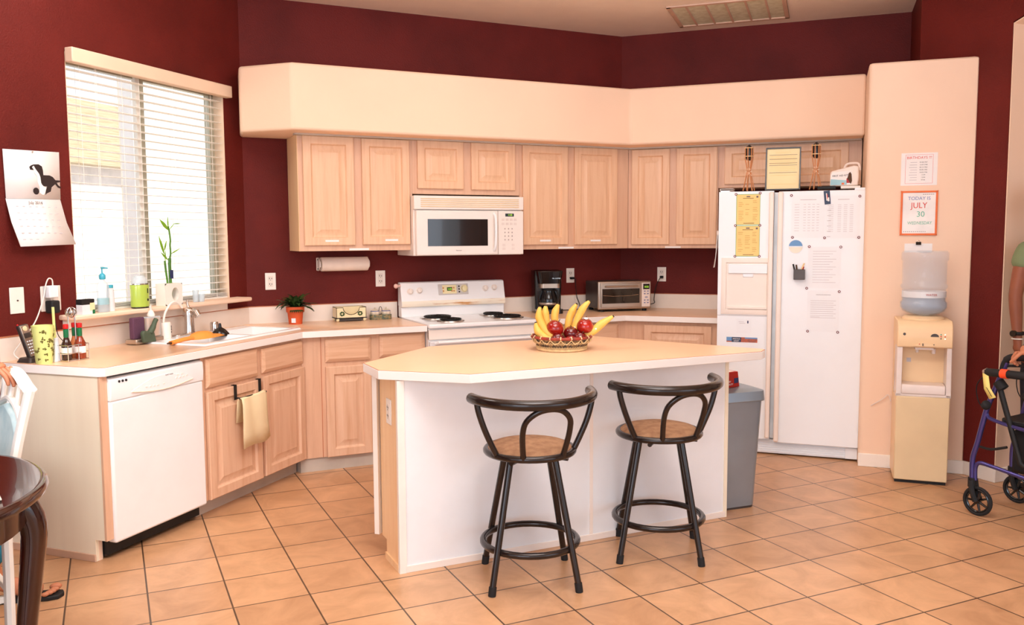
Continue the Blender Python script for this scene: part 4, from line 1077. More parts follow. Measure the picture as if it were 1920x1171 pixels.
# toaster oven
c = thing('toaster_oven', 'champagne silver toaster oven with a dark glass door in the corner', 'toaster oven', (1.375, 3.50, .914), math.radians(-9))
obj('body', M().box(-.215, .215, -.115, .16, .022, .232), 'steel_dark', c, bevel=.012, seg=3)
fa = obj('front_frame', M().box(-.222, .222, -.135, -.112, .018, .235), 'steel', c, bevel=.010, seg=3)
dr = obj('door', M().box(-.200, .130, -.142, -.134, .034, .220), 'steel', c, bevel=.004)
obj('door_glass', M().box(-.190, .120, -.1435, -.141, .065, .178), 'glass_oven', dr)
obj('handle', M().tube([(-.165, -.142, .197), (-.165, -.158, .197), (.100, -.158, .197), (.100, -.142, .197)], .007, 8), 'steel', dr)
obj('rack', M().tube([(-.185, -.1438, .128), (-.1, -.1438, .121), (.03, -.1438, .123), (.11, -.1438, .131)], .0018, 5), 'chrome', dr)
cp = obj('control_panel', M().box(.142, .212, -.139, -.134, .034, .220), 'cooler_white', c, bevel=.002)
obj('display', M().box(.152, .206, -.1405, -.138, .170, .212), 'black_gloss', cp)
text('clock_digits', '10:22', .020, 'lcd_glow', cp, (.179, -.1412, .188), sx=.85)
m = M()
for r_, z in enumerate((.155, .135, .085, .065)):
    for x in (.165, .192): m.at(Matrix.Translation((x, -.139, z)) @ Matrix.Rotation(PI / 2, 4, 'X')).lathe([(.007, 0), (.007, .003), (0, .003)], 12, ex=1, ey=.55)
m.at(Matrix()).box(.168, .190, -.1415, -.139, .106, .112)
obj('buttons', m, 'canister_band', cp)
for x, y in ((-.18, -.10), (.18, -.10), (-.18, .12), (.18, .12)): obj('foot', M().lathe([(.018, 0), (.018, .022)], 14, (x, y, 0)), 'black_rubber', c)

outlet('white outlet beside the potted plant on the back wall', P('B', -1.258, EB, 1.200), 0)
outlet('white outlet on the back wall left of the range', P('B', -.480, EB, 1.200), 0)
o1 = outlet('white outlet between the coffee maker and toaster oven with a black plug', P('B', 1.088, EB, 1.185), 0)
o2 = outlet('white outlet on the wall right of the toaster oven with a black plug', P('R', -1.215, ER, 1.187), -PI / 4)
c = thing('power_cord', 'black coffee maker cord plugged in above the worktop', 'cord', P('B', 1.088, EB, 1.185), 0)
obj('plug', M().box(-.008, .022, -.032, -.008, -.030, -.012), 'black_rubber', c, bevel=.003)
obj('cable', M().tube(spline([(.015, -.03, -.022), (.032, -.03, -.03), (.034, -.03, -.09), (.045, -.03, -.17), (.065, -.04, -.235), (.03, -.07, -.267), (-.10, -.10, -.267), (-.2, -.08, -.267)], 6), .003, 6), 'black_rubber', c)
c = thing('power_cord', 'black toaster oven cord looping down from the right outlet', 'cord', P('R', -1.215, ER, 1.187), -PI / 4)
obj('plug', M().box(-.010, .016, -.034, -.008, -.032, -.012), 'black_rubber', c, bevel=.003)
obj('cable', M().tube(spline([(-.005, -.03, -.025), (-.03, -.03, -.07), (-.045, -.04, -.13), (-.05, -.06, -.20), (-.04, -.09, -.225), (-.07, -.11, -.235), (-.11, -.12, -.225), (-.08, -.14, -.215), (-.12, -.15, -.21)], 6), .003, 6), 'black_rubber', c)

# paper towel holder
c = fthing('paper_towel_holder', 'white wall-mounted paper towel roll under the left wall cabinet', 'paper towel', 'B', -.757, EB, 1.312)
obj('backplate', M().box(-.185, .175, -.008, 0, -.045, .045), 'trim_white', c, bevel=.003)
obj('end_arm', M().prism_x([(-.004, -.047), (-.03, -.047), (-.085, -.02), (-.09, .0), (-.085, .02), (-.03, .047), (-.004, .047)], -.180, -.170), 'trim_white', c, bevel=.003)
obj('end_arm', M().prism_x([(-.004, -.047), (-.03, -.047), (-.085, -.02), (-.09, .0), (-.085, .02), (-.03, .047), (-.004, .047)], .168, .178), 'trim_white', c, bevel=.003)
obj('slots', M().box(-.183, -.1805, -.05, -.03, -.036, -.028).box(-.183, -.1805, -.05, -.03, .028, .036), 'ink_black', c)
r_ = obj('roll', M().at(Matrix.Translation((0, -.062, 0)) @ Matrix.Rotation(PI / 2, 4, 'Y')).lathe([(.018, -.165), (.048, -.165), (.049, -.160), (.049, .160), (.048, .165), (.018, .165)], 32), 'roll_paper', c)

# potted plant
c = fthing('potted_plant', 'leafy green houseplant in a terracotta pot on the back counter', 'potted plant', 'B', -1.125, .115, .914)
obj('pot', M().lathe([(.0, .0), (.044, 0), (.052, .075), (.054, .082), (.060, .082), (.062, .118), (.054, .118), (.052, .095), (.0, .095)], 32), 'terracotta', c)
obj('soil', M().lathe([(0, .100), (.052, .100), (.052, .098)], 24), 'soil', c)
obj('price_label', M().at(Matrix.Rotation(math.radians(-25), 4, 'Z')).box(-.014, .014, -.0525, -.046, .012, .042), 'sticker', c)
m = M(); rr = random.Random(3); g = []
def leafblade(m, base, dirv, L, w, droop):
    dirv = Vector(dirv).normalized(); side = dirv.cross(Vector((0, 0, 1))); side = side.normalized() if side.length > .01 else Vector((1, 0, 0))
    vs = []; fs = []; n = 6
    for i in range(n + 1):
        t = i / n; p = Vector(base) + dirv * L * t + Vector((0, 0, -droop * t * t * L)); ww = w * math.sin(PI * min(1, t * .92 + .08)) ** .8
        vs += [p - side * ww, p + Vector((0, 0, -.003)), p + side * ww]
    for i in range(n): a = i * 3; fs += [(a, a + 1, a + 4, a + 3), (a + 1, a + 2, a + 5, a + 4)]
    m.add(vs, fs)
for k in range(70):
    a = rr.random() * 2 * PI; el = rr.random() * 2.0 + .45; L = .09 + rr.random() * .10
    dx = math.cos(a) * 1.25; dy = math.sin(a) * .75
    leafblade(m, (rr.uniform(-.02, .02), rr.uniform(-.02, .02), .10 + rr.random() * .03), (dx, dy, el), L, .012 + rr.random() * .009, .35 + rr.random() * .45)
for k in range(8):
    a = -PI / 2 + (k - 3.5) * .22; leafblade(m, (.0, -.01, .115), (math.cos(a), math.sin(a), .5), .075, .014, .9)
o = obj('leaves', m, 'leaf_dark', c, sharp=80)

# napkin box
c = fthing('napkin_holder', 'cream and wire napkin box with leaf pattern on the back counter', 'napkin holder', 'B', -.742, .075, .914)
m = M(); a, b, h0, h1 = .105, .055, .025, .098
m.box(-a, -a + .003, -b, b, h0, h1).box(a - .003, a, -b, b, h0, h1).box(-a, a, b - .003, b, h0, h1)
fr_ = [(-a, h0), (a, h0), (a, h1)] + [(.058 * math.cos(t) * 1, h1 - .05 * math.sin(t)) for t in [PI * k / 14 for k in range(15)]] + [(-a, h1)]
m.prism_y(fr_, -b, -b + .003); m.box(-a, a, -b, b, h0, h0 + .003)
bx = obj('tray', m, 'napkin_cream', c)
m = M().tube([(x, -b, z) for x, z in [(a, h1)] + fr_[3:]], .0022, 6).tube([(-a, -b, h1), (-a, b, h1), (a, b, h1), (a, -b, h1)], .0022, 6).tube([(-a - .004, -b - .004, h0), (a + .004, -b - .004, h0), (a + .004, b, h0), (-a - .004, b, h0)], .0025, 6, closed=True)
obj('wire_edge', m, 'black_matte', c)
m = M()
for x in (-.065, .062):
    for k in range(7): t = k * .9; m.ball((x + .012 * math.cos(t), -b - .001, .055 + .012 * math.sin(t)), .008, 8, (1, .25, .6))
obj('leaf_pattern', m, 'leaf_dark', bx)
m = M()
for x in (-.095, .095):
    for y in (-.05, .05): m.ball((x, y, .013), .012, 10)
obj('ball_feet', m, 'napkin_cream', c)
obj('base_plate', M().box(-.09, .09, -.045, .045, .006, .020), 'steel_dark', c)
# canister set
c = fthing('spice_jar_caddy', 'painted caddy with a wire loop handle holding two jars', 'caddy', 'B', -.513, .06, .914)
obj('tray', M().prism(rrect(.080, .04, .038), 0, .035), 'canister_print', c, bevel=.002)
obj('handle', M().tube([(.011 * math.cos(t), 0, .062 + .028 * math.sin(t)) for t in [2 * PI * k / 20 for k in range(20)]], .0022, 6, closed=True), 'ink_black', c)
for x, lb in ((-.040, 'left small lidded ceramic jar in the painted caddy'), (.040, 'right small lidded ceramic jar in the painted caddy')):
    j = fthing('spice_jar', lb, 'jar', 'B', -.513 + x, .06, .949, 'lidded jars in the painted caddy')
    obj('jar_body', M().lathe([(.030, 0), (.034, .008), (.034, .020), (.028, .028)], 20), 'canister', j)
    obj('band', M().lathe([(.0315, .019), (.0325, .021), (.0325, .026), (.029, .028)], 20), 'canister_band', j)
    obj('lid', M().lathe([(.029, .028), (.022, .035), (.006, .038), (.005, .042), (.008, .046), (.005, .051), (0, .051)], 20), 'canister', j)

# ================================================================== WINDOW COUNTER ITEMS
KZ = .914
# sink (drop-in, corner)
c = fthing('sink', 'white enamel drop-in sink under the window', 'sink', 'W', 1.01, .285, KZ)
sx0, sx1, sy0, sy1 = -.45, .45, -.235, .20
m = M().rings(0, 0, 0, 0, [(0, 0)]) if 0 else M()
def basin(x0, x1, y0, y1, dep):
    vs = [(x0, y0, .010), (x1, y0, .010), (x1, y1, .010), (x0, y1, .010), (x0 + .03, y0 + .03, -dep), (x1 - .03, y0 + .03, -dep), (x1 - .03, y1 - .03, -dep), (x0 + .03, y1 - .03, -dep)]
    return vs, [(0, 1, 5, 4), (1, 2, 6, 5), (2, 3, 7, 6), (3, 0, 4, 7), (4, 5, 6, 7)]
bx0, bx1, by0, by1 = -.40, .40, -.20, .10
xs = [sx0, -.41, -.01, .03, .41, sx1]; ys = [sy0, -.20, .10, sy1]
for i in range(5):
    for j in range(3):
        if j == 1 and i in (1, 3): continue
        m.add([(xs[i], ys[j], .010), (xs[i + 1], ys[j], .010), (xs[i + 1], ys[j + 1], .010), (xs[i], ys[j + 1], .010)], [(0, 1, 2, 3)])
for x0, x1 in ((-.41, -.01), (.03, .41)): m.add(*basin(x0, x1, -.20, .10, .040))
m.add([(sx0, sy0, .010), (sx1, sy0, .010), (sx1, sy1, .010), (sx0, sy1, .010), (sx0 - .006, sy0 - .006, .0005), (sx1 + .006, sy0 - .006, .0005), (sx1 + .006, sy1 + .006, .0005), (sx0 - .006, sy1 + .006, .0005)], [(0, 4, 5, 1), (1, 5, 6, 2), (2, 6, 7, 3), (3, 7, 4, 0)])
obj('basin', m, 'enamel', c, sharp=25)
obj('drain', M().lathe([(.035, -.0395), (.03, -.038), (0, -.0385)], 20, (-.21, -.05, 0)), 'drip_chrome', c); obj('drain', M().lathe([(.035, -.0395), (.03, -.038), (0, -.0385)], 20, (.22, -.05, 0)), 'drip_chrome', c)
SZ = KZ + .010
# faucet
c = fthing('kitchen_faucet', 'chrome single-lever kitchen faucet behind the sink', 'faucet', 'W', .93, .10, SZ)
obj('base_plate', M().prism(rrect(.130, .030, .028), 0, .010), 'chrome', c, bevel=.004)
obj('body', M().lathe([(.038, .008), (.035, .02), (.032, .06), (.032, .115), (.032, .130), (.030, .150), (.018, .163), (0, .166)], 24), 'chrome', c)
obj('spout', M().tube(spline([(0, -.01, .125), (.0, -.025, .136), (.0, -.042, .138), (.0, -.058, .134)], 5), [.02] * 5 + [.018] * 11, 12), 'chrome', c)
obj('spray_head', M().tube([(.0, -.052, .140), (.0, -.070, .112)], .021, 14), 'chrome', c)
obj('lever', M().tube([(0, 0, .155), (.004, .01, .185), (.010, .012, .205)], [.012, .008, .006], 10), 'chrome', c)
c = fthing('air_gap_cap', 'short chrome air gap cap right of the faucet', 'cap', 'W', 1.147, .11, SZ)
obj('cap', M().lathe([(.026, 0), (.026, .045), (.022, .056), (.0, .058)], 20), 'chrome', c)
# filtered water tap
c = fthing('water_filter_tap', 'white plastic filter tap with an arched hose behind the sink', 'filter tap', 'W', .735, .10, SZ)
obj('cylinder', M().lathe([(.031, 0), (.031, .085), (.027, .092), (.0, .094)], 24), 'trim_white', c)
obj('hose', M().tube(spline([(-.012, -.0, .075), (-.010, 0, .11), (.01, .0, .155), (.05, .0, .195), (.085, .0, .205), (.12, .0, .190), (.145, .0, .165)], 6), .0065, 8), 'trim_white', c)
m = M()
for z in (.035, .048, .058, .068): m.ball((.018, -.026, z), .0035, 8)
obj('indicator_dots', m, 'ink_black', c)
# sponge caddy
c = fthing('sponge_caddy', 'clear suction caddy tray at the left end of the sink', 'caddy', 'W', .573, .10, SZ - .006)
obj('tray', M().box(-.105, .105, -.04, .04, 0, .028), 'steel', c, bevel=.006)
c = fthing('sponge', 'purple scouring sponge standing in the caddy', 'sponge', 'W', .513, .105, SZ + .022)
obj('pad', M().box(-.042, .042, -.016, .016, 0, .118), 'purple', c, bevel=.006)
c = fthing('soap_bottle', 'orange liquid soap bottle with white pump in the caddy', 'soap bottle', 'W', .622, .105, SZ + .022)
obj('bottle', M().prism(rrect(.052, .026, .014), 0, .115), 'clear_plastic', c, bevel=.006)
obj('liquid', M().prism(rrect(.046, .020, .010), .004, .105), 'soap_orange', c)
pm = obj('pump', M().lathe([(.020, .115), (.022, .125), (.012, .145), (.006, .150), (.005, .175), (0, .176)], 18), 'trim_white', c)
obj('nozzle', M().tube([(0, 0, .172), (-.018, -.012, .170)], .0045, 8), 'trim_white', pm)
c = fthing('rubber_glove', 'dark green rubber glove draped over the front of the caddy', 'glove', 'W', .55, .155, SZ)
obj('palm', M().prism_y([(-.05, 0), (.045, 0), (.035, .03), (.030, .055), (-.05, .07), (-.062, .055)], -.012, .012), 'glove_green', c, bevel=.008, seg=3)
obj('thumb', M().tube(spline([(.0, 0, .05), (.025, 0, .075), (.045, .0, .11), (.058, 0, .125)], 4), [.016] * 6 + [.013] * 6 + [.009], 10), 'glove_green', c)
# orange cloth, lid
c = fthing('orange_dishcloth', 'orange rubber kitchen mitt lying over the sink basin', 'mitt', 'W', .80, .30, SZ)
m = M()
m.lathe([(.0, .040), (.03, .039), (.055, .030), (.07, .012), (.075, 0)], 24, (0, 0, 0), 1.35, .7)
m.tube(spline([(-.27, -.02, .004), (-.19, -.02, .011), (-.10, -.015, .013)], 4), .012, 8, sx=1.6)
m.prism([(.04, -.05), (.17, -.03), (.16, .03), (.04, .05)], 0, .014, [(.04, -.03), (.13, -.02), (.12, .02), (.04, .03)])
obj('mitt', m, 'orange_cloth', c, sharp=80)
obj('tip', M().tube([(-.30, -.02, .004), (-.265, -.02, .004)], [.004, .008], 8), 'stem_brown', c)
c = fthing('funnel', 'small black conical funnel lying in the right sink basin', 'funnel', 'W', 1.000, .27, SZ - .008)
obj('dome', M().lathe([(.055, 0), (.052, .014), (.030, .038), (.010, .050), (.007, .072), (0, .076)], 24), 'black_gloss', c)
obj('red_edge', M().tube(arc((0, 0, .003), .054, -70, 20, 10), .0035, 6), 'cap_red', c)

# cordless phone
c = fthing('cordless_phone', 'silver cordless phone handset standing in its black charging base', 'phone', 'W', -.165, .115, KZ)
obj('charging_base', M().prism(rrect(.062, .05, .02), 0, .022, rrect(.05, .04, .016)), 'steel_dark', c, bevel=.003)
T_ = Matrix.Translation((0, .0, .018)) @ Matrix.Rotation(math.radians(-14), 4, 'X') @ Matrix.Rotation(math.radians(-8), 4, 'Y')
hs = obj('handset', M().at(T_).box(-.026, .026, -.012, .014, 0, .165), 'steel_dark', c, bevel=.008, seg=3)
obj('face', M().at(T_).box(-.023, .023, -.0145, -.011, .006, .160), 'steel', hs, bevel=.002)
obj('screen', M().at(T_).box(-.018, .018, -.016, -.014, .098, .122), 'steel_dark', hs)
m = M()
for r in range(5):
    for k in range(3): m.at(T_).ball((-.013 + k * .013, -.015, .022 + r * .0145), .0052, 8, (1, .5, .8))
obj('keys', m, 'sticker', hs); obj('earpiece', M().at(T_).ball((0, -.014, .143), .014, 12, (1, .25, .9)), 'cooler_cream', hs)
obj('antenna', M().at(T_).tube([(-.018, .004, .165), (-.018, .004, .172)], .004, 8), 'cap_red', hs)
# yellow cup
c = fthing('plastic_tumbler', 'pale yellow plastic tumbler with leaf print on the left counter end', 'cup', 'W', -.203, .225, KZ)
obj('cup', M().lathe([(.0, .003), (.034, 0), (.036, .004), (.0485, .180), (.046, .180), (.034, .008), (0, .006)], 32), 'cup_yellow', c)
m = M(); rr = random.Random(5)
for k in range(44):
    z = .02 + rr.random() * .14; a = rr.random() * 2 * PI; R_ = .0355 + (z / .18) * .0128
    for j in range(3):
        da = rr.uniform(-.22, .22); dz = rr.uniform(-.006, .006); m.ball((R_ * math.cos(a + da), R_ * math.sin(a + da), z + dz), .0068, 6, (.7, .7, .5) if j else (.4, .4, 1.1))
obj('leaf_pattern', m, 'leaf_print', c)
# brush
c = fthing('bottle_brush', 'white tapered holder with a slim yellow stick beside the tumbler', 'brush', 'W', -.142, .235, KZ)
obj('holder', M().prism(rrect(.017, .012, .008), 0, .115, rrect(.011, .009, .006)), 'sticker', c, bevel=.003)
obj('stick', M().tube([(-.004, 0, .11), (-.006, .0, .262)], .0062, 8), 'cup_yellow', c)
# condiment rack & bottles
c = fthing('condiment_rack', 'chrome wire condiment rack with ball finial on the left counter', 'rack', 'W', -.080, .275, KZ)
m = M()
for z in (.004, .04, .078): m.tube([(-.062, -.034, z), (.062, -.034, z), (.062, .034, z), (-.062, .034, z)], .0022, 6, closed=True)
for x, y in ((-.062, -.034), (.062, -.034), (.062, .034), (-.062, .034), (.0, -.034)): m.tube([(x, y, .004), (x, y, .078)], .0022, 6)
for x in (-.022, .018): m.tube([(x, 0, .004), (x, 0, .215)], .003, 6)
m.tube([(-.05, 0, .004), (.05, 0, .004)], .003, 6); m.tube([(0, -.034, .004), (0, .034, .004)], .003, 6)
obj('wire_frame', m, 'chrome', c)
m = M()
for k in range(4):
    mm = Matrix.Translation((-.003, 0, .232)) @ Matrix.Rotation(PI / 4 * k, 4, 'Z') @ Matrix.Rotation(PI / 2, 4, 'X')
    m.at(mm).tube([(.024 * math.cos(t), .024 * math.sin(t), 0) for t in [2 * PI * i / 18 for i in range(18)]], .003, 6, closed=True)
m.at(Matrix()).ball((-.003, 0, .232), .016, 12)
obj('ball_finial', m, 'chrome', c)
def sauce(a, d, lb, body, sc=1, top='neck_green'):
    s = fthing('sauce_bottle', lb, 'bottle', 'W', a, d, KZ + .007)
    obj('glass', M().lathe([(.0, 0), (.021 * sc, 0), (.023 * sc, .004), (.023 * sc, .075), (.016 * sc, .092), (.010, .110), (.009, .135)], 20), body, s)
    obj('neck_wrap', M().lathe([(.0105, .108), (.0115, .112), (.0115, .148), (.0, .150)], 16), top, s)
    obj('cap', M().lathe([(.012, .150), (.0125, .152), (.0125, .170), (.010, .172), (0, .172)], 16), 'cap_red', s)
    obj('label', M().lathe([(.0235 * sc, .028), (.0236 * sc, .060)], 20), 'paper', s)
sauce(-.118, .275, 'dark pepper sauce bottle in the left side of the condiment rack', 'sauce_dark')
sauce(-.050, .288, 'red hot sauce bottle in the right side of the condiment rack', 'sauce_red', 1.1)
sauce(-.050, .255, 'orange hot sauce bottle behind the red one in the rack', 'sauce_orange', .9)

# wall plates by the phone
o = thing('cable_plate', 'white cable wall plate left of the outlet under the calendar', 'wall plate', P('W', -.122, EW, 1.200), PI / 4)
obj('plate', M().box(-.040, .040, -.006, 0, -.064, .064), 'trim_white', o, bevel=.004)
obj('jack', M().tube([(0, -.005, 0), (0, -.010, 0)], .004, 8), 'steel_dark', o)
o = thing('wall_outlet', 'double-width white outlet plate left of the window with two plugs', 'outlet', P('W', .073, EW, 1.197), PI / 4)
obj('plate', M().box(-.060, .060, -.006, 0, -.064, .064), 'trim_white', o, bevel=.004)
obj('receptacle', M().box(-.042, -.008, -.009, -.005, -.036, .036).box(.008, .042, -.009, -.005, -.036, .036), 'outlet_face', o, bevel=.002)
c = thing('phone_charger', 'white plug adapter with a white cable looping to the phone', 'charger', P('W', .050, EW, 1.232), PI / 4)
obj('plug_body', M().box(-.028, .028, -.055, -.010, -.030, .032), 'sticker', c, bevel=.006)
obj('cable', M().tube(spline([(.01, -.035, .03), (.008, -.035, .06), (-.012, -.035, .068), (-.03, -.035, .04), (-.05, -.035, -.03), (-.09, -.035, -.12), (-.14, -.04, -.18), (-.21, -.05, -.24), (-.26, -.07, -.28), (-.26, -.12, -.312)], 6), .0032, 6), 'trim_white', c)
c = thing('black_adapter', 'black power adapter in the lower socket left of the window', 'charger', P('W', .055, EW, 1.158), PI / 4)
obj('plug_body', M().box(-.026, .026, -.058, -.010, -.034, .030), 'black_rubber', c, bevel=.008, seg=3)
obj('cable', M().tube(spline([(.0, -.04, -.03), (.008, -.04, -.10), (.02, -.04, -.15), (.045, -.05, -.19), (.03, -.07, -.225), (.0, -.10, -.243)], 6), .002, 6), 'black_rubber', c)

# sill items
ZS = 1.107 + .0
c = fthing('tea_box', 'white and black carton at the left end of the window sill', 'box', 'W', .215, .055, ZS)
obj('carton', M().box(-.040, .030, -.02, .02, 0, .055), 'sticker', c); obj('black_top', M().box(-.040, .040, -.0205, .0205, .050, .078), 'black_matte', c); obj('side_panel', M().box(.010, .041, -.0215, -.016, .018, .058), 'paper_cert', c)
obj('green_band', M().box(.026, .041, -.022, .0, .0, .022), 'neck_green', c)
c = fthing('pump_bottle', 'clear hand soap bottle with turquoise pump on the window sill', 'soap bottle', 'W', .345, .045, ZS)
obj('bottle', M().lathe([(.036, 0), (.038, .01), (.036, .08), (.038, .135), (.034, .150), (.014, .168), (.012, .176)], 24, ex=1, ey=.55), 'clear_plastic', c)
obj('blue_label', M().lathe([(.0375, .04), (.0372, .075)], 24, ex=1, ey=.55), 'kit_blue', c)
pm = obj('pump_collar', M().lathe([(.015, .174), (.017, .18), (.017, .195), (.010, .205), (.004, .208), (.004, .235)], 18), 'teal', c)
obj('pump_nozzle', M().tube([(-.006, 0, .236), (.030, -.01, .233)], [.006, .0035], 8), 'teal', pm)
c = fthing('lotion_bottle', 'white lotion bottle with blue cap beside the pump bottle', 'bottle', 'W', .405, .035, ZS)
obj('bottle', M().lathe([(.024, 0), (.026, .01), (.024, .09), (.020, .125)], 20, ex=1, ey=.6), 'sticker', c)
obj('cap', M().lathe([(.019, .125), (.019, .142), (0, .143)], 20, ex=1, ey=.7), 'teal', c)
c = fthing('soap_dispenser', 'lime green automatic soap dispenser on the window sill', 'soap dispenser', 'W', .608, .045, ZS)
obj('base', M().lathe([(.050, 0), (.055, .003), (.055, .009), (.05, .010)], 28, ex=1, ey=.75), 'black_gloss', c)
obj('body', M().lathe([(.055, .009), (.057, .02), (.056, .07), (.058, .128), (.054, .133)], 28, ex=1, ey=.75), 'lime', c)
obj('top_rim', M().lathe([(.055, .131), (.058, .133), (.058, .139), (.05, .140)], 28, ex=1, ey=.75), 'chrome', c)
obj('refill_dome', M().lathe([(.048, .139), (.044, .165), (.03, .182), (0, .188)], 24, ex=1, ey=.75), 'clear_plastic', c)
obj('sensor', M().box(.012, .016, -.045, -.042, .085, .112).ball((.015, -.0425, .047), .006, 8, (1, .5, 1.3)), 'ink_black', c)
c = fthing('bamboo_vase', 'square white vase with a round hole holding lucky bamboo', 'vase', 'W', .840, .045, ZS)
m = M(); n = 28; R_ = .034; hw = .072; H = .128
# front with a hole
def holed(y):
    vs = []; fs = []
    for i in range(n):
        a = 2 * PI * i / n; vs.append((.012 + R_ * .85 * math.cos(a), y, .064 + R_ * 1.15 * math.sin(a)))
        k = max(abs(math.cos(a)), abs(math.sin(a))); vs.append((min(hw, max(-hw, hw * math.cos(a) / k)), y, .064 + min(.064, max(-.064, .064 * math.sin(a) / k))))
    for i in range(n): j = (i + 1) % n; fs.append((2 * i, 2 * i + 1, 2 * j + 1, 2 * j))
    return vs, fs
m.add(*holed(-.035)); m.add(*holed(.035))
vs = []; fs = []
for i in range(n): a = 2 * PI * i / n; vs += [(.012 + R_ * .85 * math.cos(a), -.035, .064 + R_ * 1.15 * math.sin(a)), (.012 + R_ * .85 * math.cos(a), .035, .064 + R_ * 1.15 * math.sin(a))]
for i in range(n): j = (i + 1) % n; fs.append((2 * i, 2 * i + 1, 2 * j + 1, 2 * j))
m.add(vs, fs)
m.add([(-hw, -.035, 0), (hw, -.035, 0), (hw, .035, 0), (-hw, .035, 0), (-hw, -.035, H), (hw, -.035, H), (hw, .035, H), (-hw, .035, H)], [(0, 1, 2, 3), (4, 5, 6, 7), (1, 2, 6, 5), (3, 0, 4, 7)])
obj('shell', m, 'trim_white', c, sharp=30)
c = fthing('lucky_bamboo', 'lucky bamboo stalks with leaves rising from the white vase', 'plant', 'W', .840, .045, ZS)
m = M().tube([(.012, 0, .035), (.014, 0, .10), (.012, 0, .245), (.014, 0, .252), (.014, 0, .275)], .009, 10).tube(spline([(-.004, .004, .04), (-.006, .004, .13), (-.016, .004, .20), (-.022, .004, .26)], 4), .006, 8)
m.tube(spline([(.014, 0, .27), (.024, 0, .30), (.022, 0, .35), (.026, 0, .38), (.020, 0, .43), (.012, 0, .46)], 4), .005, 8)
obj('stalks', m, 'bamboo', c)
m = M()
def lf(base, tipx, tipz, w, mm=m):
    b = Vector(base); t = Vector((tipx, -.004, tipz)); d = t - b; s = Vector((-d.z, 0, d.x)).normalized(); vs = []; fs = []
    for i in range(7):
        u = i / 6; p = b + d * u; ww = w * math.sin(PI * (u * .9 + .1)) ; vs += [p - s * ww, p + Vector((0, -.003, 0)), p + s * ww]
    for i in range(6): a = i * 3; fs.extend([(a, a + 1, a + 4, a + 3), (a + 1, a + 2, a + 5, a + 4)])
    mm.add(vs, fs)
lf((.014, 0, .44), -.060, .50, .012); lf((.012, 0, .45), .006, .515, .006); lf((.020, 0, .44), .060, .478, .003); lf((.055, 0, .476), .120, .478, .003)
lf((-.024, .004, .30), -.072, .405, .010); lf((-.022, .004, .32), -.010, .378, .007); lf((.0, .0, .265), -.060, .31, .007); lf((.028, 0, .30), .100, .33, .004); lf((-.022, .0, .26), -.024, .32, .006)
obj('leaves', m, 'leaf_bright', c, sharp=80)
obj('plant_tag', M().box(.000, .026, -.013, -.010, .155, .205), 'navy', c)
for a, w, h, lb in ((1.065, .020, .075, 'taller clear glass at the right end of the sill'), (1.112, .026, .048, 'shorter clear glass at the right end of the sill')):
    c = fthing('drinking_glass', lb, 'glass', 'W', a, .045, ZS, 'clear glasses on the sill')
    obj('glass', M().lathe([(0, .002), (w * .8, 0), (w, h), (w - .002, h), (w * .75, .006), (0, .006)], 20), 'clear_plastic', c)
# calendar
c = fthing('wall_calendar', 'dog picture wall calendar open at July left of the window', 'calendar', 'W', .005, EW, 0)
m = M().add([(-.162, -.004, 1.925), (.160, -.004, 1.937), (.155, -.004, 1.700), (-.158, -.004, 1.692)], [(0, 1, 2, 3)])
o = obj('picture_page', m, 'paper', c); q = o.modifiers.new('t', 'SOLIDIFY'); q.thickness = .003
m = M().add([(-.158, -.004, 1.692), (.155, -.004, 1.700), (.165, -.03, 1.58), (.175, -.075, 1.470), (-.150, -.075, 1.462), (-.155, -.03, 1.58)], [(0, 1, 2, 5), (5, 2, 3, 4)])
gp = obj('month_page', m, 'paper', c); q = gp.modifiers.new('t', 'SOLIDIFY'); q.thickness = .003
text('lettering', 'July 2014', .022, 'ink_grey', gp, (.0, -.0135, 1.676), rx=PI / 2 - .2)
m = M()
for r in range(6):
    z = 1.655 - r * .032; y = -.012 - (1.70 - z) * .23 - .004
    for k in range(7): m.box(-.125 + k * .037, -.11 + k * .037, y - .0005, y, z - .002, z + .002)
obj('date_grid', m, 'ink_faint', gp)
k_ = 1 / 700  # dog silhouette traced flat on the page, page coordinates
def pp(L): return [(-.158 + (x - 50) * .000645, 1.930 - (y - 130) * .000548) for x, y in L]
dg = obj('dog_print', M().prism_y(pp([(262, 275), (275, 262), (300, 250), (345, 245), (375, 262), (383, 300), (384, 340), (440, 338), (470, 350), (495, 378), (540, 378), (540, 392), (505, 400), (515, 420), (542, 440), (540, 452), (515, 445), (490, 415), (455, 445), (445, 485), (405, 505), (395, 520), (400, 480), (415, 440), (375, 440), (358, 400), (352, 350), (330, 330), (310, 300), (285, 300), (268, 300)]), -.0085, -.0078), 'dog_black', c)
obj('dog_chest_print', M().prism_y(pp([(285, 275), (300, 262), (315, 290), (345, 330), (355, 360), (360, 420), (385, 445), (405, 450), (395, 490), (375, 522), (340, 500), (345, 450), (325, 400), (330, 360), (300, 322), (300, 300)]), -.0092, -.0084), 'dog_white', dg)
obj('dog_ball_print', M().at(Matrix.Translation((-.158 + (310 - 50) * .000645, -.009, 1.930 - (488 - 130) * .000548)) @ Matrix.Rotation(PI / 2, 4, 'X')).lathe([(.017, 0), (.017, .0008), (0, .0008)], 18), 'dog_black', dg)
obj('pushpin', M().ball((.0, -.010, 1.925), .004, 8), 'steel', c)

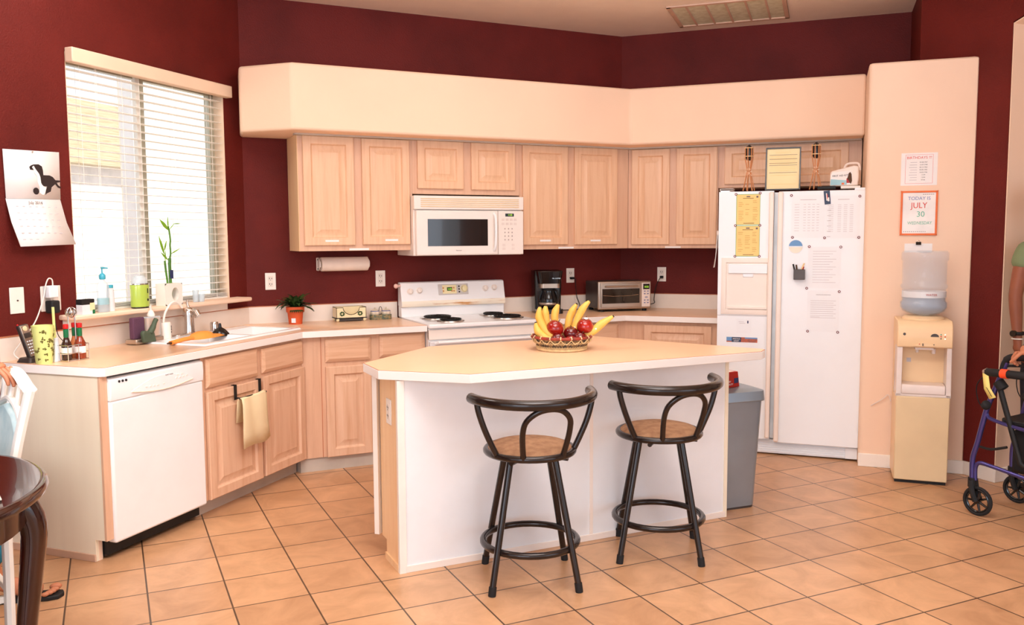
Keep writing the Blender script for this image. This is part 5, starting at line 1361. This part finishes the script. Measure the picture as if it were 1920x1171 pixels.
# ================================================================== DINING TABLE, CHAIR
c = thing('dining_table', 'dark polished oval dining table at the lower left edge', 'table', (-2.89, .72, 0))
def oval(a, b, n=48, stretch=.85):
    o = []
    for i in range(n):
        t = 2 * PI * i / n; x = a * math.cos(t); y = b * math.sin(t)
        if x < 0: x -= stretch
        o.append((x, y))
    return o
top = M(); L0 = oval(.405, .50); L1 = oval(.425, .52); L2 = oval(.43, .525); L3 = oval(.40, .495)
vs = []; fs = []; n = 48
for L, z in ((L0, .748), (oval(.412, .507), .750), (L1, .742), (L2, .732), (L1, .718), (L3, .710)): vs += [(x, y, z) for x, y in L]
for k in range(5):
    for j in range(n): fs.append((k * n + j, k * n + (j + 1) % n, (k + 1) * n + (j + 1) % n, (k + 1) * n + j))
fs.append(tuple(range(n))[::-1]); fs.append(tuple(range(5 * n, 6 * n)))
top.add(vs, fs)
obj('table_top', top, 'wood_dark', c, sharp=50)
obj('apron', M().prism(oval(.365, .44), .62, .712), 'wood_dark', c)
for x, y in ((.335, -.0), (.10, .36), (.10, -.38), (-1.0, .36), (-1.0, -.36)):
    d = Vector((x + (.0 if x > -1 else .9), y)); d = d.normalized() if d.length else d
    pts = spline([(x, y, .70), (x + d.x * .045, y + d.y * .045, .60), (x + d.x * .03, y + d.y * .03, .42), (x + d.x * .01, y + d.y * .01, .22), (x + d.x * .03, y + d.y * .03, .0)], 5)
    obj('leg', M().tube(pts, [.040, .043, .044, .043, .042, .040, .038, .037, .036, .035, .034, .033, .032, .031, .030, .029, .028, .028, .029, .030, .032][:len(pts)], 12), 'wood_dark', c)
solo('placemat', M().box(-.2, .13, -.13, .13, 0, .003), 'placemat', 'pale placemat lying at the right end of the dark table', 'placemat', (-2.72, .60, .751), .2)

c = thing('dining_chair', 'white painted dining chair with pale blue upholstery behind the table', 'chair', (-2.90, 1.40, 0), math.radians(-90 - 18))
# local: -y faces forward? chair faces world (-.95,-.31): local -y
c.rotation_euler = (0, 0, math.atan2(-.31, -.95) + PI / 2)
# back plane local y>0
bw = .235
for s in (-1, 1):
    obj('back_post', M().tube(spline([(s * .20, .20, 0), (s * .20, .205, .25), (s * .20, .21, .45), (s * .215, .245, .70), (s * bw, .300, .945)], 5), .019, 8, sx=1.25), 'white_paint', c)
    obj('front_leg', M().tube([(s * .20, -.21, .43), (s * .20, -.215, 0)], [.022, .016], 8), 'white_paint', c)
cy_ = lambda z: .21 + (z - .45) * .18
obj('crest_rail', M().tube(spline([(-bw, .300, .945), (-bw + .05, cy_(.955), .955), (-.10, cy_(.975), .978), (0, cy_(.985), .990), (.10, cy_(.975), .978), (bw - .05, cy_(.955), .955), (bw, .300, .945)], 5), .018, 8, sx=1.4), 'white_paint', c)
obj('lower_arch', M().tube(spline([(-.21, cy_(.80), .80), (-.12, cy_(.86), .855), (0, cy_(.88), .885), (.12, cy_(.86), .855), (.21, cy_(.80), .80)], 5), .013, 8), 'white_paint', c)
for x in (-.10, 0, .10): obj('spindle', M().tube([(x, cy_(.86), .865), (x * 1.2, cy_(.98), .99)], .010, 8), 'white_paint', c)
bp_ = [(-.19, .62), (.19, .62), (.20, .79), (.12, .84), (0, .87), (-.12, .84), (-.20, .79)]
m = M(); m.add([(x, cy_(z) - .02, z) for x, z in bp_] + [(x, cy_(z) + .015, z) for x, z in bp_], [tuple(range(7)), tuple(range(7, 14))[::-1]] + [(i, 7 + i, 7 + (i + 1) % 7, (i + 1) % 7) for i in range(7)])
obj('back_pad', m, 'cushion', c, bevel=.010)
obj('seat', M().prism(rrect(.225, .23, .04), .44, .485), 'cushion', c, bevel=.012, seg=3)
obj('seat_frame', M().prism(rrect(.22, .225, .03), .395, .44), 'white_paint', c, bevel=.004)
obj('stretcher', M().box(-.19, .19, .19, .21, .20, .225).box(-.20, -.18, -.2, .2, .16, .185).box(.18, .20, -.2, .2, .16, .185), 'white_paint', c, bevel=.003)

# ================================================================== ROLLATOR WALKER
w1 = Vector((1.886, .715, 0)); hh = Vector((.13, -.99, 0)).normalized(); sd = Vector((.99, .13, 0)).normalized()
c = thing('rollator_walker', 'blue-violet four-wheeled rollator walker at the right edge by the archway', 'walker', tuple(w1))
def wv(u, s, z): return tuple(hh * u + sd * s + Vector((0, 0, z)))
GW = .40
m = M()
def side(s):
    fr = obj('side_frame', M().tube(spline([wv(-.034, s, .165), wv(-.036, s, .30), wv(-.014, s, .392), wv(.025, s, .57), wv(.055, s, .66), wv(.096, s, .775), wv(.12, s, .84)], 5), .0135, 10)
             .tube(spline([wv(-.018, s, .19), wv(-.018, s, .262), wv(.006, s, .288), (wv(.06, s, .283)), wv(.209, s, .262), wv(.50, s, .222)], 5), .0105, 10)
             .tube(spline([wv(.022, s, .590), wv(.03, s, .55), wv(.06, s, .53), wv(.198, s, .507), wv(.46, s, .49)], 4), .010, 8), 'walker_blue', c)
    obj('rear_leg', M().tube([wv(.085, s, .72), wv(.21, s, .33 if s == 0 else .33), wv(.50, s, .14)], .014, 10), 'black_matte' if s == 0 else 'walker_blue', c)
    obj('brace', M().tube(spline([wv(.0, s, .375), wv(.06, s, .372), wv(.14, s, .40)], 3), .007, 6), 'black_matte', c)
    obj('height_knob', M().ball(wv(.034, s - .02, .605), .028, 10, (1, .8, .9)), 'black_rubber', c)
    obj('joint_cover', M().tube([wv(.08, s, .735), wv(.11, s, .70)], .028, 10), 'black_rubber', c)
    for u, r, z in ((0, .080, .080), (.52, .080, .080)):
        fk = obj('caster_fork', M().tube([wv(u - .03, s - .02, .19), wv(u - .02, s - .022, .13), wv(u, s - .022, .08)], .014, 8).tube([wv(u - .03, s + .02, .19), wv(u - .02, s + .022, .13), wv(u, s + .022, .08)], .014, 8).tube([wv(u - .033, s, .20), wv(u - .033, s, .15)], .022, 10), 'black_matte', c)
        ax = Matrix.Translation(wv(u, s, z)) @ (sd.to_track_quat('Z', 'Y').to_matrix().to_4x4())
        wh = obj('wheel', M().at(ax).tube([(r * .88 * math.cos(2 * PI * i / 28), r * .88 * math.sin(2 * PI * i / 28), 0) for i in range(28)], r * .12, 8, closed=True), 'black_rubber', c)
        m = M().at(ax).tube([(0, 0, -.014), (0, 0, .014)], .014, 12).tube([(r * .73 * math.cos(2 * PI * i / 28), r * .73 * math.sin(2 * PI * i / 28), 0) for i in range(28)], .006, 6, closed=True)
        for k in range(7): a = 2 * PI * k / 7; m.tube([(0, 0, 0), (r * .75 * math.cos(a), r * .75 * math.sin(a), 0)], [.008, .005], 6)
        obj('hub', m, 'black_gloss', wh)
side(0); side(GW)
obj('seat', M().at(Matrix.Translation(wv(.27, GW / 2, .525)) @ Matrix.Rotation(math.atan2(sd.y, sd.x), 4, 'Z')).prism(rrect(.185, .19, .05), -.012, .014), 'black_matte', c, bevel=.006)
obj('backrest_bar', M().tube(spline([wv(.022, 0, .776), wv(.08, -.03, .782), wv(.16, -.04, .785), wv(.26, -.02, .785), wv(.34, .10, .785), wv(.34, .30, .785), wv(.26, .42, .785), wv(.10, .43, .782), wv(.03, GW, .776)], 6), .021, 12), 'black_rubber', c)
obj('bar_end', M().tube([wv(.012, 0, .768), wv(.03, 0, .780)], .022, 12), 'steel', c)
for s in (0, GW):
    obj('hand_grip', M().tube(spline([wv(.10, s, .80), wv(.115, s, .845), wv(.15, s, .868), wv(.24, s, .875)], 5), [.016] * 6 + [.020] * 10, 10), 'black_rubber', c)
    obj('brake_lever', M().tube(spline([wv(.10, s, .815), wv(.13, s, .822), wv(.24, s, .835)], 4), .007, 6), 'black_matte', c)
    obj('brake_cable', M().tube(spline([wv(.01, s, .76), wv(-.03, s, .70), wv(-.02, s, .62), wv(.02, s, .57)], 5), .003, 6), 'black_matte', c)
obj('basket_bag', M().at(Matrix.Translation(wv(.27, GW / 2, .36)) @ Matrix.Rotation(math.atan2(sd.y, sd.x), 4, 'Z')).box(-.16, .16, -.13, .13, -.10, .13), 'black_matte', c, bevel=.02)
obj('orange_tag', M().tube([wv(.115, -.036, .784), wv(.150, -.039, .785)], .0245, 12), 'orange_tag', c, label='orange wrapped tag')
m = M().add([wv(.010, -.024, .772), wv(.042, -.024, .762), wv(.055, -.028, .70), wv(.088, -.03, .655), wv(.055, -.03, .640), wv(.022, -.026, .69)], [(0, 1, 2, 5), (5, 2, 3, 4)])
tg = obj('name_tag', m, 'tag_yellow', c, label='yellow handwritten name tag'); q = tg.modifiers.new('t', 'SOLIDIFY'); q.thickness = .002
m = M()
for k in range(5): m.tube([wv(.036 + k * .006, -.032, .70 - k * .009), wv(.046 + k * .006, -.033, .694 - k * .009)], .0015, 4)
obj('handwriting', m, 'ink_black', tg)

# ================================================================== PEOPLE
def skin_obj(name, verts, edges, radii, roots, mt, parent, sub=2, label=None):
    me = bpy.data.meshes.new(name); me.from_pydata([tuple(v) for v in verts], edges, []); me.update()
    o = bpy.data.objects.new(name, me); col.objects.link(o); o.parent = parent; me.materials.append(MT[mt])
    if not me.skin_vertices:
        bm = bmesh.new(); bm.from_mesh(me); bm.verts.layers.skin.verify(); bm.to_mesh(me); bm.free()
    s = me.skin_vertices[0].data
    for i, r in enumerate(radii):
        s[i].radius = (r, r) if not isinstance(r, tuple) else r; s[i].use_root = i in roots
    md = o.modifiers.new('skin', 'SKIN'); md.use_smooth_shade = True; md.branch_smoothing = .6
    sb = o.modifiers.new('sub', 'SUBSURF'); sb.levels = sub; sb.render_levels = sub
    if label: o['label'] = label
    return o
def hand(V, E, R_, roots, wrist, dirv, palm_n, mirror=1, curl=.5, sc=1.0):
    """append palm (joined to vertex index wrist) and finger chains; dirv toward fingers, palm_n normal out of the palm"""
    W_ = Vector(V[wrist]); d = Vector(dirv).normalized(); n = Vector(palm_n).normalized(); n = (n - d * n.dot(d)).normalized(); s = d.cross(n) * mirror
    def add(p, r, link=None):
        V.append(Vector(p)); R_.append(r)
        if link is not None: E.append((link, len(V) - 1))
        return len(V) - 1
    k1 = add(W_ + d * .035 * sc, (.030 * sc, .017 * sc), wrist); k2 = add(W_ + d * .075 * sc, (.034 * sc, .015 * sc), k1)
    for i, (off, L) in enumerate(((-.030, .070), (-.010, .080), (.011, .074), (.030, .058))):
        b = W_ + d * .070 * sc + s * off * sc
        i0 = add(b, .0095 * sc); roots.append(i0); ang = .15; p = b
        for j, fr_ in enumerate((.42, .33, .25)):
            ang += curl * (1.0, 1.1, .8)[j]; v = d * math.cos(ang) + n * math.sin(ang) + s * off * 2.2 * (1 - j * .3)
            p = p + v.normalized() * (L * fr_ + (.012 if j == 0 else 0)) * sc; i0 = add(p, (.0088, .0080, .0068)[j] * sc, i0)
    b = W_ + d * .028 * sc - s * .018 * sc; i0 = add(b, .012 * sc); roots.append(i0)
    i0 = add(b + (-s * .030 + d * .022 + n * .010) * sc, .0105 * sc, i0); i0 = add(b + (-s * .040 + d * .048 + n * .022 * (1 + curl)) * sc, .0095 * sc, i0); add(b + (-s * .038 + d * .070 + n * .032 * (1 + curl)) * sc, .008 * sc, i0)

def person(label, loc, face, J, skin, top, bot, hair, group=None, sandals=False, sleeve=.5, cuff=.066):
    """J: joints in world coordinates"""
    c = thing('person', label, 'person', loc)
    o = Vector(loc); g = lambda k: Vector(J[k]) - o
    V = []; E = []; R_ = []; roots = [0]; ix = {}
    def add(k, p, r, link=None):
        V.append(Vector(p)); R_.append(r); ix[k] = len(V) - 1
        if link: E.append((ix[link], ix[k]))
    pel, che, nek, hed = g('pelvis'), g('chest'), g('neck'), g('head')
    add('pel', pel, .075); add('belly', pel.lerp(che, .45), .085, 'pel'); add('che', che, .092, 'belly'); add('nek', nek, .052, 'che'); add('hb', nek.lerp(hed, .45), .062, 'nek'); add('hed', hed, .088, 'hb'); add('top', hed + (hed - nek).normalized() * .075, .062, 'hed')
    for s in 'lr':
        sh, el, wr = g('sh' + s), g('el' + s), g('wr' + s)
        add('sh' + s, sh, .048, 'che'); add('ua' + s, sh.lerp(el, .5), .046, 'sh' + s); add('el' + s, el, .038, 'ua' + s); add('fa' + s, el.lerp(wr, .35), .037, 'el' + s); add('wr' + s, wr, .024, 'fa' + s)
        hp, kn, an, to = g('hp' + s), g('kn' + s), g('an' + s), g('to' + s)
        add('hp' + s, hp, .058, 'pel'); add('th' + s, hp.lerp(kn, .5), .060, 'hp' + s); add('kn' + s, kn, .052, 'th' + s); add('ca' + s, kn.lerp(an, .35), .053, 'kn' + s); add('an' + s, an, .034, 'ca' + s)
        add('bf' + s, an.lerp(to, .6) * 1, (.040, .026), 'an' + s); add('to' + s, to, (.036, .016), 'bf' + s)
    for s, mir in (('r', 1), ('l', -1)):
        wr = ix['wr' + s]; d = J.get('hd' + s) or tuple((g('wr' + s) - g('el' + s)))
        hand(V, E, R_, roots, wr, d, J.get('pn' + s, (0, 0, -1)), mir, J.get('cu' + s, .35))
    body = skin_obj('body', V, E, R_, roots, skin, c)
    f = Vector(face).normalized(); rt = f.cross(Vector((0, 0, 1)))
    h = hed
    fm = M().ball(tuple(h + f * .098 + Vector((0, 0, -.012))), .014, 10, (.9, .9, 1.4))
    obj('nose', fm, skin, c, sharp=80)
    m = M()
    for s in (-1, 1): m.ball(tuple(h + f * .083 + rt * .032 * s + Vector((0, 0, .012))), .010, 10)
    obj('eyes', m, 'ink_black', c); obj('mouth', M().ball(tuple(h + f * .086 + Vector((0, 0, -.055))), .012, 10, (1.3, 1.3, .4)), 'ink_red', c)
    m = M()
    for s in (-1, 1): m.ball(tuple(h + rt * .090 * s + Vector((0, 0, -.005))), .020, 10, (.6, .8, 1.3))
    obj('ears', m, skin, c)
    obj('hair', M().ball(tuple(h - f * .022 + Vector((0, 0, .045))), .100, 20, (1, 1, 1.0)), hair, c)
    # shirt
    V2 = []; E2 = []; R2 = []
    def a2(p, r, l=None):
        V2.append(Vector(p)); R2.append(r)
        if l is not None: E2.append((l, len(V2) - 1))
        return len(V2) - 1
    i = a2(pel + Vector((0, 0, -.07)), .128); i = a2(pel + Vector((0, 0, .02)), .130, i); i1 = a2(pel.lerp(che, .45), .124, i); i2 = a2(che, .138, i1); a2(che.lerp(nek, .66), .085, i2)
    for s in 'lr':
        sh, el = g('sh' + s), g('el' + s); j = a2(sh, .070, i2); a2(sh.lerp(el, sleeve), .060, j)
    skin_obj('shirt', V2, E2, R2, [0], top, c)
    V2 = []; E2 = []; R2 = []
    i = a2(pel + Vector((0, 0, .09)), .108); i = a2(pel + Vector((0, 0, -.03)), .122, i)
    for s in 'lr':
        hp, kn, an = g('hp' + s), g('kn' + s), g('an' + s)
        j = a2(hp.lerp(kn, .18), .100, i); j = a2(hp.lerp(kn, .55), .086, j); j = a2(kn, .070, j); j = a2(kn.lerp(an, .5), cuff, j); a2(kn.lerp(an, .88), cuff * .95, j)
    skin_obj('trousers', V2, E2, R2, [0], bot, c)
    for s in 'lr':
        an, to = g('an' + s), g('to' + s); d = (to - an); d.z = 0; d = d.normalized(); sdv = Vector((-d.y, d.x, 0)); ctr = an.lerp(to, .5)
        ol = [(-.13, -.03), (-.12, .03), (0, .036), (.09, .045), (.135, .03), (.145, 0), (.13, -.035), (.09, -.045), (0, -.036)]
        pts = [tuple((ctr + d * (x + .02) + sdv * y).xy) for x, y in ol]
        obj('sandal' if sandals else 'shoe', M().prism(pts, 0, .018 if sandals else .05), 'black_matte', c, bevel=.004)
        if sandals:
            m = M()
            for k, (tx, ty, tr) in enumerate(((.055, -.030, .016), (.056, -.008, .012), (.050, .010, .0115), (.042, .025, .011), (.030, .038, .010))):
                q_ = to + d * (tx - .015) + sdv * (ty if s == 'l' else -ty); m.ball((q_.x, q_.y, .018 + tr), tr, 10, (1.5, 1, .9))
            obj('toes', m, skin, c, sharp=80)
            obj('sandal_strap', M().tube(spline([tuple(ctr + d * .0 + sdv * .038 + Vector((0, 0, .018 - ctr.z))), tuple(ctr + d * .04 + Vector((0, 0, .062 - ctr.z))), tuple(ctr + d * .0 - sdv * .038 + Vector((0, 0, .018 - ctr.z)))], 5), .007, 6), 'black_matte', c)
    return c, body
# caregiver in the archway, mostly beyond the right edge
ax_, ay = 2.62, .83
af = Vector((-.42, -.9)); al = Vector((-.9, .42))
def ap(f_, l_, z): return (ax_ + af.x * f_ + al.x * l_, ay + af.y * f_ + al.y * l_, z)
J = dict(pelvis=ap(0, 0, .96), chest=ap(0, 0, 1.32), neck=ap(0, 0, 1.50), head=ap(.02, 0, 1.64),
         shr=ap(0, .175, 1.43), elr=ap(0, .225, 1.15), wrr=ap(.04, .225, .90), shl=ap(0, -.175, 1.43), ell=ap(0, -.24, 1.15), wrl=ap(.06, -.22, .90),
         hpr=ap(0, .09, .92), knr=ap(.02, .10, .50), anr=ap(0, .10, .09), tor=ap(.17, .11, .03), hpl=ap(0, -.09, .92), knl=ap(.02, -.10, .50), anl=ap(0, -.10, .09), tol=ap(.17, -.11, .03),
         pnr=(.9, -.42, 0), pnl=(-.9, .42, 0), hdr=(-.05, -.1, -1), hdl=(-.05, -.1, -1))
pc, pb = person('person in a green short-sleeved shirt standing in the archway with one arm hanging down', (ax_, ay, 0), (-.42, -.9, 0), J, 'skin_dark', 'shirt_green', 'pants_dark', 'hair_dark')
wr = Vector(J['wrr']) - Vector((ax_, ay, 0))
c = thing('wrist_watch', 'black wrist watch on the arm of the person in green', 'watch', (ax_, ay, 0))
obj('band', M().tube([(wr.x + .03 * math.cos(t), wr.y + .03 * math.sin(t), wr.z + .035) for t in [2 * PI * i / 20 for i in range(20)]], .010, 8, closed=True), 'black_rubber', c)
obj('case', M().tube([(wr.x - .028, wr.y, wr.z + .035), (wr.x - .045, wr.y, wr.z + .035)], .018, 14), 'black_gloss', c)
solo('bracelet', M().tube([(wr.x + .028 * math.cos(t), wr.y + .028 * math.sin(t), wr.z + .004) for t in [2 * PI * i / 20 for i in range(20)]], .004, 6, closed=True), 'trim_white', 'thin white bracelet below the black wrist watch', 'bracelet', (ax_, ay, 0))
# walker user beyond the right edge, only a hand on the grip is seen
g1 = w1 + Vector(wv(.17, 0, .892)); g2 = w1 + Vector(wv(.20, GW, .892)); bc = w1 + hh * .72 + sd * (GW / 2)
fw_ = -hh
def rel(v, fwd, side_, z): return tuple(v + fw_ * fwd + sd * side_ + Vector((0, 0, z)))
J = dict(pelvis=rel(bc, 0, 0, .88), chest=rel(bc, .10, 0, 1.20), neck=rel(bc, .16, 0, 1.37), head=rel(bc, .22, 0, 1.50),
         shl=rel(bc, .12, -.18, 1.30), ell=rel(bc, .12, -.24, 1.05), wrl=tuple(g1 + hh * .085 + Vector((0, 0, .022))), shr=rel(bc, .12, .18, 1.30), elr=rel(bc, .12, .24, 1.05), wrr=tuple(g2 + hh * .085 + Vector((0, 0, .022))),
         hpl=rel(bc, 0, -.09, .85), knl=rel(bc, .03, -.10, .46), anl=rel(bc, -.02, -.10, .09), tol=rel(bc, .15, -.11, .03), hpr=rel(bc, 0, .09, .85), knr=rel(bc, .06, .10, .46), anr=rel(bc, .08, .10, .09), tor=rel(bc, .25, .11, .03),
         hdl=tuple(fw_ * 1.0 + Vector((0, 0, -.12))), hdr=tuple(fw_ * 1.0 + Vector((0, 0, -.12))), pnl=(0, 0, -1), pnr=(0, 0, -1), cul=.75, cur=.75)
person('person in a cream top pushing the walker with a hand on its grip', tuple(Vector(bc)), tuple(fw_), J, 'skin', 'shirt_cream', 'pants_dark', 'hair_grey')
# person at the left edge with a hand on the chair back
px_, py_ = -3.04, 1.79
J = dict(pelvis=(px_, py_, .94), chest=(px_ - .02, py_, 1.26), neck=(px_ - .01, py_, 1.44), head=(px_ + .02, py_, 1.58),
         shr=(px_ + .02, py_ - .17, 1.37), elr=(px_ + .16, py_ - .14, 1.12), wrr=(-2.70, 1.50, 1.025), shl=(px_, py_ + .18, 1.37), ell=(px_ + .02, py_ + .24, 1.10), wrl=(px_ + .10, py_ + .22, .88),
         hpr=(px_, py_ - .09, .90), knr=(px_ + .20, py_ - .06, .49), anr=(px_ + .305, py_ - .07, .085), tor=(-2.565, 1.690, .03), hpl=(px_, py_ + .09, .90), knl=(px_ + .02, py_ + .10, .48), anl=(px_ - .02, py_ + .11, .085), tol=(px_ + .15, py_ + .14, .03),
         hdr=(.8, -.50, -.22), pnr=(0, 0, -1), pnl=(0, -1, 0), hdl=(.1, 0, -1), cur=.34)
person('person in teal trousers and black sandals with a hand on the chair back', (px_, py_, 0), (1, -.2, 0), J, 'skin', 'shirt_cream', 'pants_teal', 'hair_grey', sandals=True, sleeve=.45, cuff=.090)

# ================================================================== LIGHT, CAMERA
sc = bpy.context.scene
w = bpy.data.worlds.new('sky'); sc.world = w; w.use_nodes = True
bgn = w.node_tree.nodes['Background']; bgn.inputs['Color'].default_value = (.91, .99, 1.10, 1); bgn.inputs['Strength'].default_value = 1.3
def area(name, loc, target, sx, sy, power, color=(1, .93, .85), spread=180):
    l = bpy.data.lights.new(name, 'AREA'); l.shape = 'RECTANGLE'; l.size = sx; l.size_y = sy; l.energy = power; l.color = color; l.spread = math.radians(spread)
    o = bpy.data.objects.new(name, l); col.objects.link(o); o.location = loc
    o.rotation_euler = (Vector(target) - Vector(loc)).to_track_quat('-Z', 'Y').to_euler(); return o
CW = (.84, .98, 1.18)
area('rear_left_fill', (-4.6, -3.6, 1.7), (-1.0, 2.0, 1.1), 2.6, 2.2, 66, CW)  # added unseen area light: broad fill from behind left, no door there
area('rear_right_fill', (1.6, -4.8, 1.9), (.3, 2.2, 1.0), 2.4, 1.8, 26, CW)  # added unseen area light: weaker fill from behind right, not a window
area('ceiling_bounce_fill', (-1.2, -.9, 2.1), (-.9, -.3, 3.1), .5, .5, 66, CW, 125)  # added unseen uplight that brightens the ceiling
area('sink_counter_fill', (-2.1, 2.0, 3.04), (-2.3, 2.2, 0), .8, .8, 15, (1, .98, .95))  # added fill to lift the left counter and window wall, no modelled fixture
area('end_panel_fill', (-2.9, .2, 2.5), (-2.5, 2.2, .45), .5, .5, 9, (.97, .97, 1), 80)  # added narrow fill aimed at the cabinet end panel, not a real lamp
area('ceiling_fixture', (-.8, -.2, 2.98), (-.8, .1, 0), 1.6, 1.6, 34, (.97, .97, 1))
area('kitchen_fixture', (-.1, 1.5, 3.04), (-.1, 1.5, 0), 1.6, .8, 18, (1, .95, .9))
sun = bpy.data.lights.new('sun', 'SUN'); sun.energy = 4.5; sun.angle = .02; sun.color = (1, .95, .86)
so_ = bpy.data.objects.new('sun', sun); col.objects.link(so_); so_.rotation_euler = Vector((-.6, .6, -.75)).to_track_quat('-Z', 'Y').to_euler()

cam = bpy.data.cameras.new('camera'); cam.sensor_width = 36; cam.lens = 1619.665 / 1920 * 36; cam.clip_start = .05
co = bpy.data.objects.new('camera', cam); col.objects.link(co)
r = Vector((0.9061714458, -0.4228760438, -0.0054002238)); dn = Vector((-0.0417525655, -0.0767492289, -0.9961758274)); fwd = Vector((0.4208444298, 0.902931563, -0.0872041195))
mx = Matrix((( r.x, -dn.x, -fwd.x, -2.260909), (r.y, -dn.y, -fwd.y, -2.317447), (r.z, -dn.z, -fwd.z, 1.495424), (0, 0, 0, 1)))
co.matrix_world = mx
sc.camera = co
sc.view_settings.view_transform = 'Standard'; sc.view_settings.look = 'None'; sc.view_settings.exposure = -.06; sc.view_settings.gamma = 1
sc.view_settings.use_curve_mapping = False
